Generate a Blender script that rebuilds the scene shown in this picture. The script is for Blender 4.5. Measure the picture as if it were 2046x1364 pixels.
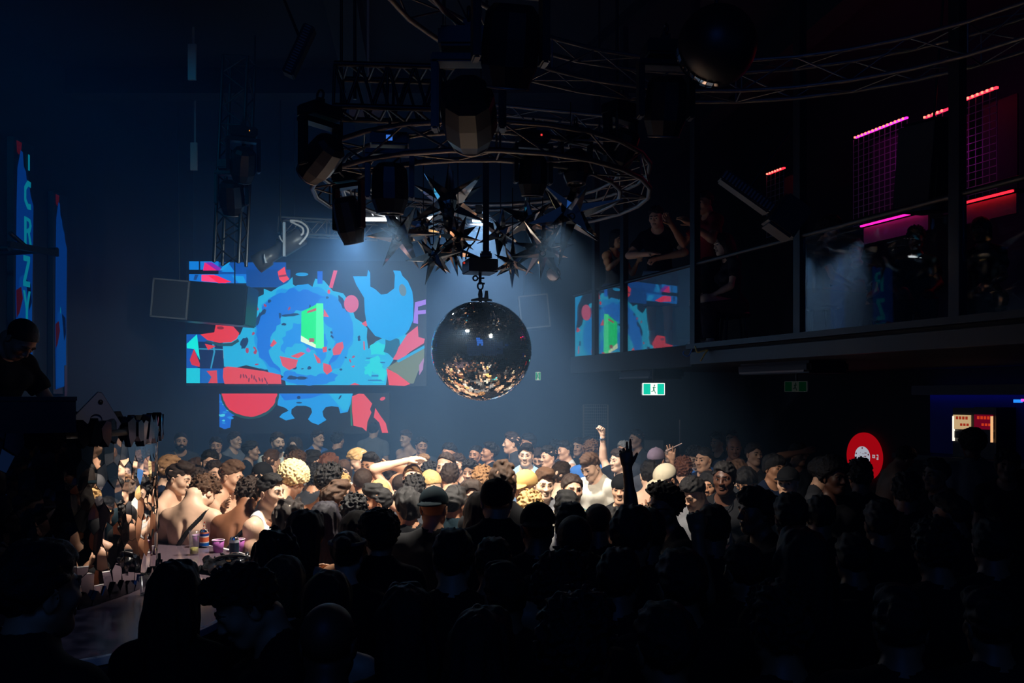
import bpy, math, random
import bmesh
import numpy as np
from mathutils import Vector, Matrix, Euler
for _o in list(bpy.data.objects): bpy.data.objects.remove(_o)
C = bpy.context.scene.collection
# ---------------------------------------------------------------- camera, world, lights, exposure
SC = bpy.context.scene
FPX, HORIZON, EYE = 1705.0, 790.0, 2.35            # focal length and horizon in photo pixels; height of the eye
cam_data = bpy.data.cameras.new('camera'); camera = bpy.data.objects.new('camera', cam_data); C.objects.link(camera)
cam_data.sensor_width = 36; cam_data.lens = 36 * FPX / 2046; cam_data.shift_y = (HORIZON - 682) / 2046
cam_data.clip_start = .1; cam_data.clip_end = 100
camera.location = (0, 0, EYE); camera.rotation_euler = (math.pi / 2, 0, 0)
SC.camera = camera
world = bpy.data.worlds.new('night'); SC.world = world; world.use_nodes = True
world.node_tree.nodes['Background'].inputs[0].default_value = (.05, .16, .6, 1)
world.node_tree.nodes['Background'].inputs[1].default_value = .05
SC.view_settings.view_transform = 'Standard'; SC.view_settings.look = 'None'
SC.view_settings.exposure = 0; SC.view_settings.gamma = 1; SC.view_settings.use_curve_mapping = False
cy = SC.cycles
cy.max_bounces = 6; cy.diffuse_bounces = 2; cy.glossy_bounces = 4; cy.transmission_bounces = 4; cy.transparent_max_bounces = 10; cy.volume_bounces = 0
cy.sample_clamp_indirect = 4; cy.caustics_reflective = False; cy.caustics_refractive = False
cy.use_denoising = True

def P(px, py, Y):
    """the point at depth Y that the photo shows at pixel (px, py)"""
    return Vector(((px - 1023) / FPX * Y, Y, EYE - (py - HORIZON) / FPX * Y))
def spot(name, loc, target, energy, angle, blend, col, radius=.05):
    l = bpy.data.lights.new(name, 'SPOT'); l.energy = energy; l.spot_size = math.radians(angle); l.spot_blend = blend; l.color = col; l.shadow_soft_size = radius
    o = bpy.data.objects.new(name, l); C.objects.link(o); o.location = loc
    o.rotation_euler = (Vector(target) - Vector(loc)).to_track_quat('-Z', 'Y').to_euler()
    return o
# the white beams from the moving heads on the ring truss that fall on the dancers
spot('dancefloor_beam', (-.87, 6.1, 3.6), (-1.2, 6.7, 1.6), 600, 104, .4, (1, .93, .82), .07)
spot('dancefloor_beam.001', (.3, 5.75, 3.5), (.3, 6.75, 1.6), 480, 102, .6, (1, .93, .82), .07)
spot('dancefloor_beam.002', (-.3, 8.1, 4.1), (-.2, 9.3, 1.6), 850, 80, .6, (.95, .96, 1), .07)
# the beams in the haze behind the mirror stars
spot('haze_beam', P(715, 462, 9.6), P(600, 760, 12.0), 420, 120, 1, (.62, .82, 1), .1)
spot('haze_beam.001', P(925, 450, 9.4), P(930, 860, 12.4), 250, 130, 1, (.6, .8, 1), .1)
# added narrow white fill that brightens the wedge monitor on the booth
spot('booth_lamp', (.1, 1.6, 4.9), (-2.25, 4.75, 2.2), 55, 9, .5, (.95, .93, 1), .06)
# added bluish spot, imitating dapples the booth mirrors throw on the stage front
_s = spot('stage_lamp', (.3, 2.0, 5.2), (-1.98, 4.0, 1.25), 90, 11, .4, (.55, .72, 1), .02)
_s.data.use_nodes = True; _nt = _s.data.node_tree; _em = [q for q in _nt.nodes if q.type == 'EMISSION'][0]
_tc = _nt.nodes.new('ShaderNodeTexCoord'); _no = _nt.nodes.new('ShaderNodeTexNoise'); _no.inputs['Scale'].default_value = 55; _mr = _nt.nodes.new('ShaderNodeMapRange'); _mr.inputs['From Min'].default_value = .42; _mr.inputs['From Max'].default_value = .62; _mr.inputs['To Min'].default_value = .25; _mr.inputs['To Max'].default_value = 1.3
_nt.links.new(_tc.outputs['Normal'], _no.inputs['Vector']); _nt.links.new(_no.outputs['Fac'], _mr.inputs['Value']); _nt.links.new(_mr.outputs['Result'], _em.inputs['Strength'])
# added unseen blue fills: for the haze by the screens, for the dark front
spot('blue_fill', (-5.4, 4.6, 6.5), (-4.6, 14.5, 2.2), 260, 80, 1, (.01, .4, 1), .2)
_l = bpy.data.lights.new('front_blue_fill', 'AREA'); _l.energy = 14; _l.color = (.04, .22, 1); _l.size = 2.5
_o = bpy.data.objects.new('front_blue_fill', _l); C.objects.link(_o); _o.location = (-.5, -1.5, 5.5); _o.rotation_euler = (Vector((0, 6, 1)) - Vector((-.5, -1.5, 5.5))).to_track_quat('-Z', 'Y').to_euler()
# ---------------------------------------------------------------- distance-field sculpting (bodies, hair, clothes)
def axis_coords(lo, hi, coarse, fine, bands):
    out = [lo]; v = lo
    while v < hi:
        st = coarse
        for a, b in bands:
            if a - coarse <= v <= b: st = fine
        v += st; out.append(v)
    return np.array(out, dtype=np.float32)

class Field:
    def __init__(s, xs, ys, zs):
        s.ax = (xs, ys, zs)
        s.D = np.full((len(xs), len(ys), len(zs)), 0.5, dtype=np.float32)
        s.M = np.zeros(s.D.shape, dtype=np.int8)
    def view(s, lo, hi):
        sl = []
        for a, l, h in zip(s.ax, lo, hi):
            i = max(0, int(np.searchsorted(a, l)) - 1); j = min(len(a), int(np.searchsorted(a, h)) + 1)
            if j - i < 1: return None, None
            sl.append(slice(i, j))
        g = np.meshgrid(*[a[q] for a, q in zip(s.ax, sl)], indexing='ij')
        return tuple(sl), np.stack(g, -1)
    def put(s, sl, d, k, mat, op):
        A = s.D[sl]
        if op == 'u':
            if mat is not None:
                M = s.M[sl]; M[d < A] = mat
            h = np.maximum(k - np.abs(A - d), 0) / max(k, 1e-6)
            s.D[sl] = np.minimum(A, d) - h * h * k * .25
        elif op == 's':
            d = -d
            h = np.maximum(k - np.abs(A - d), 0) / max(k, 1e-6)
            s.D[sl] = np.maximum(A, d) + h * h * k * .25
        elif op == 'i':
            s.D[sl] = np.maximum(A, d)
    def prim(s, p, off=0., T=None):
        """p = (kind, data..., k, mat, op); T: 4x4 from the primitive's frame to the field's frame"""
        kind = p['t']; k = p.get('k', .02); op = p.get('op', 'u'); mat = p.get('m')
        M = p.get('T', T)
        if kind == 'cone':
            a, b = np.array(p['a'], float), np.array(p['b'], float); ra, rb = p['ra'] + off, p['rb'] + off
            if M is not None: a = M[:3, :3] @ a + M[:3, 3]; b = M[:3, :3] @ b + M[:3, 3]
            r = max(ra, rb) + k + .03
            sl, P = s.view(np.minimum(a, b) - r, np.maximum(a, b) + r)
            if sl is None: return
            ab = b - a; L = max(float(ab @ ab), 1e-9)
            t = np.clip(((P - a) @ ab) / L, 0, 1)
            d = np.linalg.norm(P - a - t[..., None] * ab, axis=-1) - (ra + (rb - ra) * t)
        else:
            c, rad = np.array(p['c'], float), np.array(p['r'], float) + off
            R = np.eye(3)
            if 'R' in p: R = np.array(Euler(p['R']).to_matrix())
            if M is not None: c = M[:3, :3] @ c + M[:3, 3]; R = M[:3, :3] @ R
            ext = np.sqrt((R ** 2) @ (rad ** 2)) + k + .03
            sl, P = s.view(c - ext, c + ext)
            if sl is None: return
            q = (P - c) @ R
            k0 = np.linalg.norm(q / rad, axis=-1); k1 = np.linalg.norm(q / rad ** 2, axis=-1)
            d = k0 * (k0 - 1) / np.maximum(k1, 1e-6)
            d = np.where(k0 < .2, -rad.min(), d)
        s.put(sl, d.astype(np.float32), k, mat, op)
    def half(s, n, p0, T=None, op='i', wob=0.):
        """keep the side n.(p-p0) < 0"""
        n = np.array(n, float); n = n / np.linalg.norm(n); p0 = np.array(p0, float)
        if T is not None: p0 = T[:3, :3] @ p0 + T[:3, 3]; n = T[:3, :3] @ n
        sl, P = s.view((-9, -9, -9), (9, 9, 9))
        d = (P - p0) @ n
        if wob: d = d + wob * noise3(P * 40)
        s.put(sl, d.astype(np.float32), .004, None, op)
    def noise(s, freq, amp, band=.04, seed=0, stretch=(1, 1, 1), ridged=False):
        A = s.D
        near = np.nonzero(np.abs(A) < band)
        P = np.stack([s.ax[i][near[i]] for i in range(3)], -1) * np.array(stretch)
        n = noise3(P * freq + seed * 7.3)
        if ridged: n = 1 - 2 * np.abs(n)
        A[near] += (amp * n).astype(np.float32)
    def mesh(s, name):
        V, Q, mi = surface_net(s.D, s.ax, s.M)
        return np_mesh(name, V, Q, mi)

_rn = np.random.RandomState(5)
_ND = _rn.normal(size=(14, 3)); _ND /= np.linalg.norm(_ND, axis=1, keepdims=True)
_NF = _rn.uniform(.7, 1.9, 14); _NP = _rn.uniform(0, 6.28, 14)
def noise3(P):
    o = np.zeros(P.shape[:-1])
    for d, f, p in zip(_ND, _NF, _NP):
        o += np.sin((P @ d) * f + p + 1.3 * np.sin((P @ np.roll(d, 1)) * f * .7 + p))
    return np.clip(o / 4.2, -1, 1)

def surface_net(D, ax, M):
    S = D < 0
    nx, ny, nz = D.shape
    c = np.zeros((nx - 1, ny - 1, nz - 1), dtype=np.int8)
    for i in (0, 1):
        for j in (0, 1):
            for k in (0, 1):
                c += S[i:nx - 1 + i, j:ny - 1 + j, k:nz - 1 + k]
    act = (c > 0) & (c < 8)
    ci = np.nonzero(act); n = len(ci[0])
    idx = -np.ones(act.shape, dtype=np.int64); idx[ci] = np.arange(n)
    acc = np.zeros((n, 3)); cnt = np.zeros(n)
    X, Y, Z = ax
    def corner(o):
        i, j, k = ci[0] + o[0], ci[1] + o[1], ci[2] + o[2]
        return D[i, j, k], np.stack([X[i], Y[j], Z[k]], -1)
    C = {}
    for i in (0, 1):
        for j in (0, 1):
            for k in (0, 1): C[i, j, k] = corner((i, j, k))
    for a in C:
        for axn in range(3):
            if a[axn] == 0:
                b = list(a); b[axn] = 1; b = tuple(b)
                da, pa = C[a]; db, pb = C[b]
                m = (da < 0) != (db < 0)
                t = np.where(m, da / np.where(m, da - db, 1), 0)
                acc += np.where(m[:, None], pa + t[:, None] * (pb - pa), 0); cnt += m
    V = acc / cnt[:, None]
    quads = []
    for axn in range(3):
        u, v = [(1, 2), (2, 0), (0, 1)][axn]
        sl0 = [slice(None)] * 3; sl1 = [slice(None)] * 3
        sl0[axn] = slice(0, -1); sl1[axn] = slice(1, None)
        for q in (u, v): sl0[q] = slice(1, -1); sl1[q] = slice(1, -1)
        A, B = S[tuple(sl0)], S[tuple(sl1)]
        e = np.nonzero(A != B)
        if not len(e[0]): continue
        flip = A[e]
        base = [e[0].copy(), e[1].copy(), e[2].copy()]
        for q in (u, v): base[q] = base[q] + 1
        def cell(du, dv):
            q = [b.copy() for b in base]; q[u] -= du; q[v] -= dv
            return idx[q[0], q[1], q[2]]
        f = np.stack([cell(1, 1), cell(0, 1), cell(0, 0), cell(1, 0)], -1)
        f[~flip] = f[~flip][:, ::-1]
        quads.append(f)
    Q = np.concatenate(quads) if quads else np.zeros((0, 4), int)
    mi = M[ci[0], ci[1], ci[2]]
    return V, Q, (mi[Q[:, 0]] if len(Q) else None)

def np_mesh(name, V, Q, mi=None, smooth=True):
    me = bpy.data.meshes.new(name)
    me.vertices.add(len(V)); me.vertices.foreach_set('co', np.asarray(V, np.float32).ravel())
    n = Q.shape[1]
    me.loops.add(len(Q) * n); me.loops.foreach_set('vertex_index', np.asarray(Q, np.int32).ravel())
    me.polygons.add(len(Q)); me.polygons.foreach_set('loop_start', np.arange(0, len(Q) * n, n, dtype=np.int32))
    me.polygons.foreach_set('use_smooth', np.full(len(Q), smooth))
    if mi is not None: me.polygons.foreach_set('material_index', np.asarray(mi, np.int32))
    me.update(calc_edges=True); me.validate()
    return me

def mat4(R=None, t=(0, 0, 0)):
    M = np.eye(4)
    if R is not None: M[:3, :3] = np.array(R)
    M[:3, 3] = t
    return M
def rotx(a): return np.array(Matrix.Rotation(math.radians(a), 3, 'X'))
def roty(a): return np.array(Matrix.Rotation(math.radians(a), 3, 'Y'))
def rotz(a): return np.array(Matrix.Rotation(math.radians(a), 3, 'Z'))
def cone(a, b, ra, rb, k=.02, m=None, op='u', **kw): return dict(t='cone', a=a, b=b, ra=ra, rb=rb, k=k, m=m, op=op, **kw)
def ell(c, r, k=.02, m=None, op='u', **kw): return dict(t='ell', c=c, r=r, k=k, m=m, op=op, **kw)

# ---------------------------------------------------------------- the human figure
# body material slots: 0 skin, 1 lips, 2 eye white, 3 pupil, 4 brow
def head_prims(fem=False):
    w = .94 if fem else 1.
    L = [ell((0, .014, .036), (.077 * w, .096, .084), .0), ell((0, -.028, -.03), (.061 * w, .062, .088), .035)]
    L += [ell((0, -.066, -.097), (.024 * w, .022, .022), .03)]
    for s in (-1, 1):
        L += [cone((s * .053 * w, .004, -.055), (s * .018, -.058, -.1), .017, .018, .03),
              ell((s * .042 * w, -.058, -.022), (.024, .024, .024), .03)]
    L += [cone((-.036, -.08, .016), (.036, -.08, .016), .013 if not fem else .01, .013 if not fem else .01, .02)]
    for s in (-1, 1):
        L += [ell((s * .031, -.1, -.002), (.017, .0125, .0115), .012, op='s')]
    L += [cone((0, -.087, .012), (0, -.108, -.03), .0085, .0115 if not fem else .0098, .012)]
    for s in (-1, 1): L += [ell((s * .013, -.1, -.033), (.009, .012, .008), .008)]
    for s in (-1, 1):
        L += [ell((s * .031, -.077, -.003), (.0155, .0135, .0125), .002, m=2), ell((s * .0305, -.0875, -.0035), (.0062, .005, .0065), .001, m=3)]
        L += [cone((s * .016, -.0905, .008), (s * .046, -.081, .008), .0055, .005, .003, m=0)]
        L += [cone((s * .014, -.0965, .0215), (s * .034, -.0945, .0265), .0052, .005, .003, m=4), cone((s * .034, -.0945, .0265), (s * .05, -.079, .0205), .005, .0035, .003, m=4)]
    L += [ell((0, -.089, -.062), (.024, .013, .0065), .006, m=1), ell((0, -.0875, -.073), (.021, .013, .008), .005, m=1),
          cone((-.022, -.099, -.0668), (.022, -.099, -.0668), .0022, .0022, .004, op='s')]
    for s in (-1, 1):
        L += [ell((s * .079 * w, .012, -.012), (.008, .02, .033), .006, m=0, R=(.25, s * .12, s * .3)), ell((s * .088 * w, .006, -.008), (.006, .01, .018), .006, op='s')]
    return L

def finger_chain(base, d, n, L, curl, r):
    """three bones bending from direction d towards n"""
    pts = [np.array(base, float)]; ang = curl * .55
    for i, f in enumerate((.45, .32, .25)):
        pts.append(pts[-1] + (math.cos(ang) * d + math.sin(ang) * n) * L * f); ang += curl
    return [cone(pts[i], pts[i + 1], r * (1 - .08 * i), r * (1 - .08 * (i + 1)), .004) for i in range(3)]

def hand_prims(w, d, n, kind, side):
    """w wrist, d towards the fingers, n the way the palm faces; side +1 = own left hand"""
    w = np.array(w, float); d = np.array(d, float); d /= np.linalg.norm(d)
    n = np.array(n, float); n = n - (n @ d) * d; n /= np.linalg.norm(n)
    s = np.cross(d, n) * side           # from the little finger to the thumb
    Lp = [cone(w - .02 * d, w + .03 * d, .025, .026, .01), cone(w + .03 * d + .017 * s, w + .085 * d + .026 * s, .02, .017, .015), cone(w + .03 * d - .015 * s, w + .08 * d - .026 * s, .02, .015, .015),
          cone(w + .05 * d, w + .085 * d, .02, .016, .015)]
    curls = {'relaxed': (.35, .4, .45, .5), 'fist': (1.45, 1.5, 1.5, 1.5), 'open': (.06, .05, .06, .1), 'point': (.05, .5, 1.3, 1.4), 'grip': (.95, .95, 1., 1.), 'flat': (.12, .12, .12, .14)}[kind]
    spread = .16 if kind == 'open' else .04
    for i, (c, L) in enumerate(zip(curls, (.078, .086, .08, .062))):
        o = .031 - i * .0205
        dd = d + s * spread * (1.5 - i); dd = dd / np.linalg.norm(dd)
        Lp += finger_chain(w + (.09 - .004 * abs(i - 1)) * d + o * s, dd, n, L, c, .0092 if i < 3 else .008)
    td = {'fist': .9 * d + .25 * s + .5 * n, 'grip': .6 * d + .5 * s + .7 * n, 'open': .55 * d + .85 * s + .1 * n}.get(kind, .75 * d + .6 * s + .25 * n)
    td = td / np.linalg.norm(td); tb = w + .022 * d + .026 * s + .006 * n
    Lp += [cone(tb - .01 * d - .01 * s, tb + td * .036, .0155, .012, .012), cone(tb + td * .036, tb + td * .036 + (td + (.5 * n + .3 * d if kind in ('fist', 'grip') else .2 * d)) * .03, .0105, .0085, .004)]
    return Lp

LEG = dict(hip=(.092, 0, .9), knee=(.10, -.015, .5), ankle=(.105, .03, .085))
class Body:
    pass
def make_body(name, L=((.225, .05, 1.12), (.235, -.02, .88)), R=((.225, .05, 1.12), (.235, -.02, .88)), lean=0, head=(0, 0, 0), fem=False, bulk=1., hands=('relaxed', 'relaxed'), palms=None, finehand=(False, False), twist=0, legs=None):
    """L / R: elbow and wrist in the upright torso frame (x is mirrored for R). head: yaw, pitch down, roll in degrees."""
    b = Body(); b.name = name; b.fem = fem
    sw = .156 if fem else .176 * (1 + (bulk - 1) * .6)
    MT = mat4(t=(0, 0, .95)) @ mat4(rotx(lean)) @ mat4(t=(0, 0, -.95))
    b.MT = MT
    tp = []
    g = bulk
    if fem:
        tp += [ell((0, 0, .95), (.165, .115, .12), .0), ell((0, .0, 1.09), (.122, .09, .13), .06), ell((0, .01, 1.25), (.14, .1, .15), .06), ell((0, .04, 1.33), (.135, .065, .11), .05)]
        for s in (-1, 1): tp += [ell((s * .065, -.085, 1.255), (.062, .062, .06), .03), cone((s * .125, .02, 1.395), (s * .03, .03, 1.455), .047, .045, .05)]
    else:
        tp += [ell((0, 0, .95), (.158 * g, .112 * g, .12), .0), ell((0, .0, 1.09), (.14 * g, .1 * g, .13), .06), ell((0, .01, 1.26), (.163 * g, .114 * g, .16), .06), ell((0, .045, 1.34), (.155 * g, .075 * g, .12), .05)]
        for s in (-1, 1): tp += [ell((s * .072, -.066, 1.315), (.082 * g, .05, .062), .03), cone((s * .15, .02, 1.405), (s * .035, .03, 1.47), .052, .05, .05)]
        tp += [cone((0, .135, 1.0), (0, .125, 1.36), .008, .008, .035, op='s')]
    for s in (-1, 1): tp += [ell((s * .078, .055, .915), (.088, .085, .095), .04)]
    b.torso = tp
    sp = []
    b.arms = {}
    for s, (el, wr), hk, pl, key in ((1, L, hands[0], palms[0] if palms else None, 'L'), (-1, R, hands[1], palms[1] if palms else None, 'R')):
        sh = np.array((s * sw, .015, 1.39 if not fem else 1.375))
        el = np.array((s * el[0], el[1], el[2])); wr = np.array((s * wr[0], wr[1], wr[2]))
        up = el[2] > sh[2] + .02
        if up: sh = sh + np.array((-s * .012, 0, .03))
        ra, rb, rc = (.042, .032, .023) if fem else (.05 * g, .039 * g, .028)
        u1 = [ell(sh, (ra * 1.22, ra * 1.2, ra * 1.25), .05), cone(sh, el, ra, rb, .03), ell(sh * .55 + el * .45, (ra * .98, ra * .98, ra * 1.05), .04)]
        fd = (wr - el)
        u2 = [cone(el, wr, rb * .98, rc, .02), cone(el + fd * .12, el + fd * .42, rb * 1.03, rb * .9, .03)]
        d = fd / np.linalg.norm(fd)
        n = np.array(pl, float) if pl is not None else np.array((-s * 1., -.25, 0))
        if pl is not None: n = n * np.array((s, 1, 1))
        if abs(n @ d) > .95: n = np.array((0, -1, .3))
        hp = hand_prims(wr + d * .012, d, n, hk, s)
        b.arms[key] = (u1, u2, hp, wr + d * .1)
    lg = []; b.legpr = []
    for s in (-1, 1):
        P = dict(LEG)
        if legs: P.update(legs[0 if s < 0 else 1])
        h, kn, an = [np.array((s * q[0], q[1], q[2])) for q in (P['hip'], P['knee'], P['ankle'])]
        lg += [cone(h, kn, .088 * (1 if fem else g), .056, .04), cone(h * .6 + kn * .4 + np.array((0, -.02, 0)), h * .35 + kn * .65, .068, .06, .04), cone(kn, an, .054, .037, .03), ell(kn * .66 + an * .34 + np.array((0, .022, 0)), (.05, .052, .1), .03)]
        b.legpr.append((h, kn, an))
    b.legs = lg
    ft = []
    for h, kn, an in b.legpr:
        s = 1 if an[0] > 0 else -1
        ft += [cone(an + np.array((0, .015, -.045)), an + np.array((s * .015, -.165, -.058)), .036, .024, .03), cone(an, an + np.array((0, .02, -.04)), .036, .036, .02)]
    b.feet = ft
    nk = (.046 if fem else .058 * (.9 + .1 * g))
    b.neck = [cone((0, .035, 1.42), (0, .0, 1.56), nk * 1.12, nk, .04)]
    y, p, r = head
    MH = MT @ mat4(t=(0, .018, 1.505)) @ mat4(rotz(y) @ rotx(p) @ roty(r)) @ mat4(t=(0, -.035, .125))
    b.MH = MH
    top = MH @ np.array((0, .01, .122, 1)); b.top = top[:3]
    # ---- the field
    hc = MH[:3, 3]
    bx, by, bz = [(hc[0] - .09, hc[0] + .09)], [(hc[1] - .125, hc[1] + .115)], [(hc[2] - .13, hc[2] + .125)]
    lo = np.array((-.3, -.22, -.01)); hi = np.array((.3, .2, hc[2] + .16))
    for key, fine in (('L', finehand[0]), ('R', finehand[1])):
        c = (MT @ np.append(b.arms[key][3], 1))[:3]; r = .13
        lo = np.minimum(lo, c - r); hi = np.maximum(hi, c + r)
        for q in b.arms[key][0]:
            if 'b' in q:
                e = (MT @ np.append(q['b'], 1))[:3]; lo = np.minimum(lo, e - .08); hi = np.maximum(hi, e + .08)
        if fine:
            bx.append((c[0] - .11, c[0] + .11)); by.append((c[1] - .11, c[1] + .11)); bz.append((c[2] - .11, c[2] + .11))
    lo = np.minimum(lo, hc - .16); hi = np.maximum(hi, hc + .16)
    lo[2] = -.01
    for h, kn, an in b.legpr:
        for q in (kn, an): lo = np.minimum(lo, q - (.12, .25, .1)); hi = np.maximum(hi, q + (.12, .12, .1))
    lo[2] = min(lo[2], -.01)
    F = Field(axis_coords(lo[0], hi[0], .0125, .0052, bx), axis_coords(lo[1], hi[1], .0125, .0052, by), axis_coords(lo[2], hi[2], .0125, .0052, bz))
    for p in tp + b.neck: F.prim(p, T=MT)
    for p in lg: F.prim(p)
    for p in ft: F.prim(p)
    for p in head_prims(fem): F.prim(p, T=MH)
    for key in 'LR':
        u1, u2, hp, _ = b.arms[key]
        for p in u1 + u2: F.prim(p, T=MT)
        for p in hp: F.prim(p, T=MT)
    b.mesh = F.mesh('body_' + name)
    b.lo, b.hi = lo, hi
    b.cloth = {}
    return b

def garment(b, kind):
    """a shirt, top or trousers that follows the body"""
    if kind in b.cloth: return b.cloth[kind]
    st = .0105
    lo, hi = b.lo.copy(), b.hi.copy()
    off = {'tee': .013, 'tank': .009, 'trousers': .014, 'shorts': .018, 'jacket': .022, 'bra': .008, 'long': .014, 'waist': .01}[kind]
    if kind in ('trousers', 'shorts'): lo[0], hi[0] = -.34, .34; hi[2] = 1.08
    else: lo[2] = .82
    F = Field(*[np.arange(lo[i] - .02, hi[i] + .02, st, dtype=np.float32) for i in range(3)])
    MT = b.MT
    if kind in ('trousers', 'shorts'):
        for p in b.torso: F.prim(p, off, MT)
        for p in b.legs: F.prim(p, off + (.008 if kind == 'trousers' else .02))
        F.noise(38, .004, .03)
        F.half((0, 0, 1), (0, 0, 1.0), MT)
        F.half((0, 0, -1), (0, 0, .075 if kind == 'trousers' else .55))
    else:
        sleeve = {'tee': .62, 'jacket': 2, 'long': 2}.get(kind, 0)
        for p in b.torso:
            if p['op'] == 'u': F.prim(p, off, MT)
        if kind in ('jacket',):
            F.prim(cone((0, .035, 1.43), (0, .015, 1.51), .075, .078, .03), 0, MT)
        F.noise(26, .0035, .03, stretch=(1, 1, .5))
        if kind == 'tank' or kind == 'bra':
            for s in (-1, 1):
                sh = (s * (.16 if b.fem else .185), .015, 1.39)
                F.prim(ell(sh, (.072, .2, .115), .01, op='s'), 0, MT)
        if sleeve:
            for key in 'LR':
                u1, u2, hp, wr = b.arms[key]
                G = Field(*F.ax)
                for p in u1: G.prim(p, off + .004, MT)
                if sleeve == 2:
                    for p in u2: G.prim(p, off, MT)
                    G.prim(ell(wr, (.085, .085, .085), .005, op='s'), 0, MT)
                else:
                    a, e = np.array(u1[1]['a']), np.array(u1[1]['b'])
                    G.half(e - a, a + (e - a) * sleeve, MT)
                G.noise(30, .003, .03)
                h = np.maximum(.03 - np.abs(F.D - G.D), 0) / .03
                F.D = np.minimum(F.D, G.D) - h * h * .0075
        neck = {'tee': ((0, -.035, 1.5), (.085, .1, .075)), 'tank': ((0, -.05, 1.49), (.095, .12, .13)), 'bra': ((0, -.03, 1.46), (.12, .16, .16)), 'long': ((0, -.035, 1.5), (.08, .1, .07)), 'jacket': ((0, -.08, 1.44), (.05, .08, .13))}[kind]
        F.prim(ell(neck[0], neck[1], .006, op='s'), 0, MT)
        F.prim(cone((0, .02, 1.47), (0, 0, 1.6), .066, .07, .005, op='s'), 0, MT)
        F.half((0, 0, -1), (0, 0, {'bra': 1.16, 'tank': .93, 'jacket': .84}.get(kind, .9)), MT)
    b.cloth[kind] = F.mesh(kind + '_' + b.name)
    return b.cloth[kind]

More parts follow.
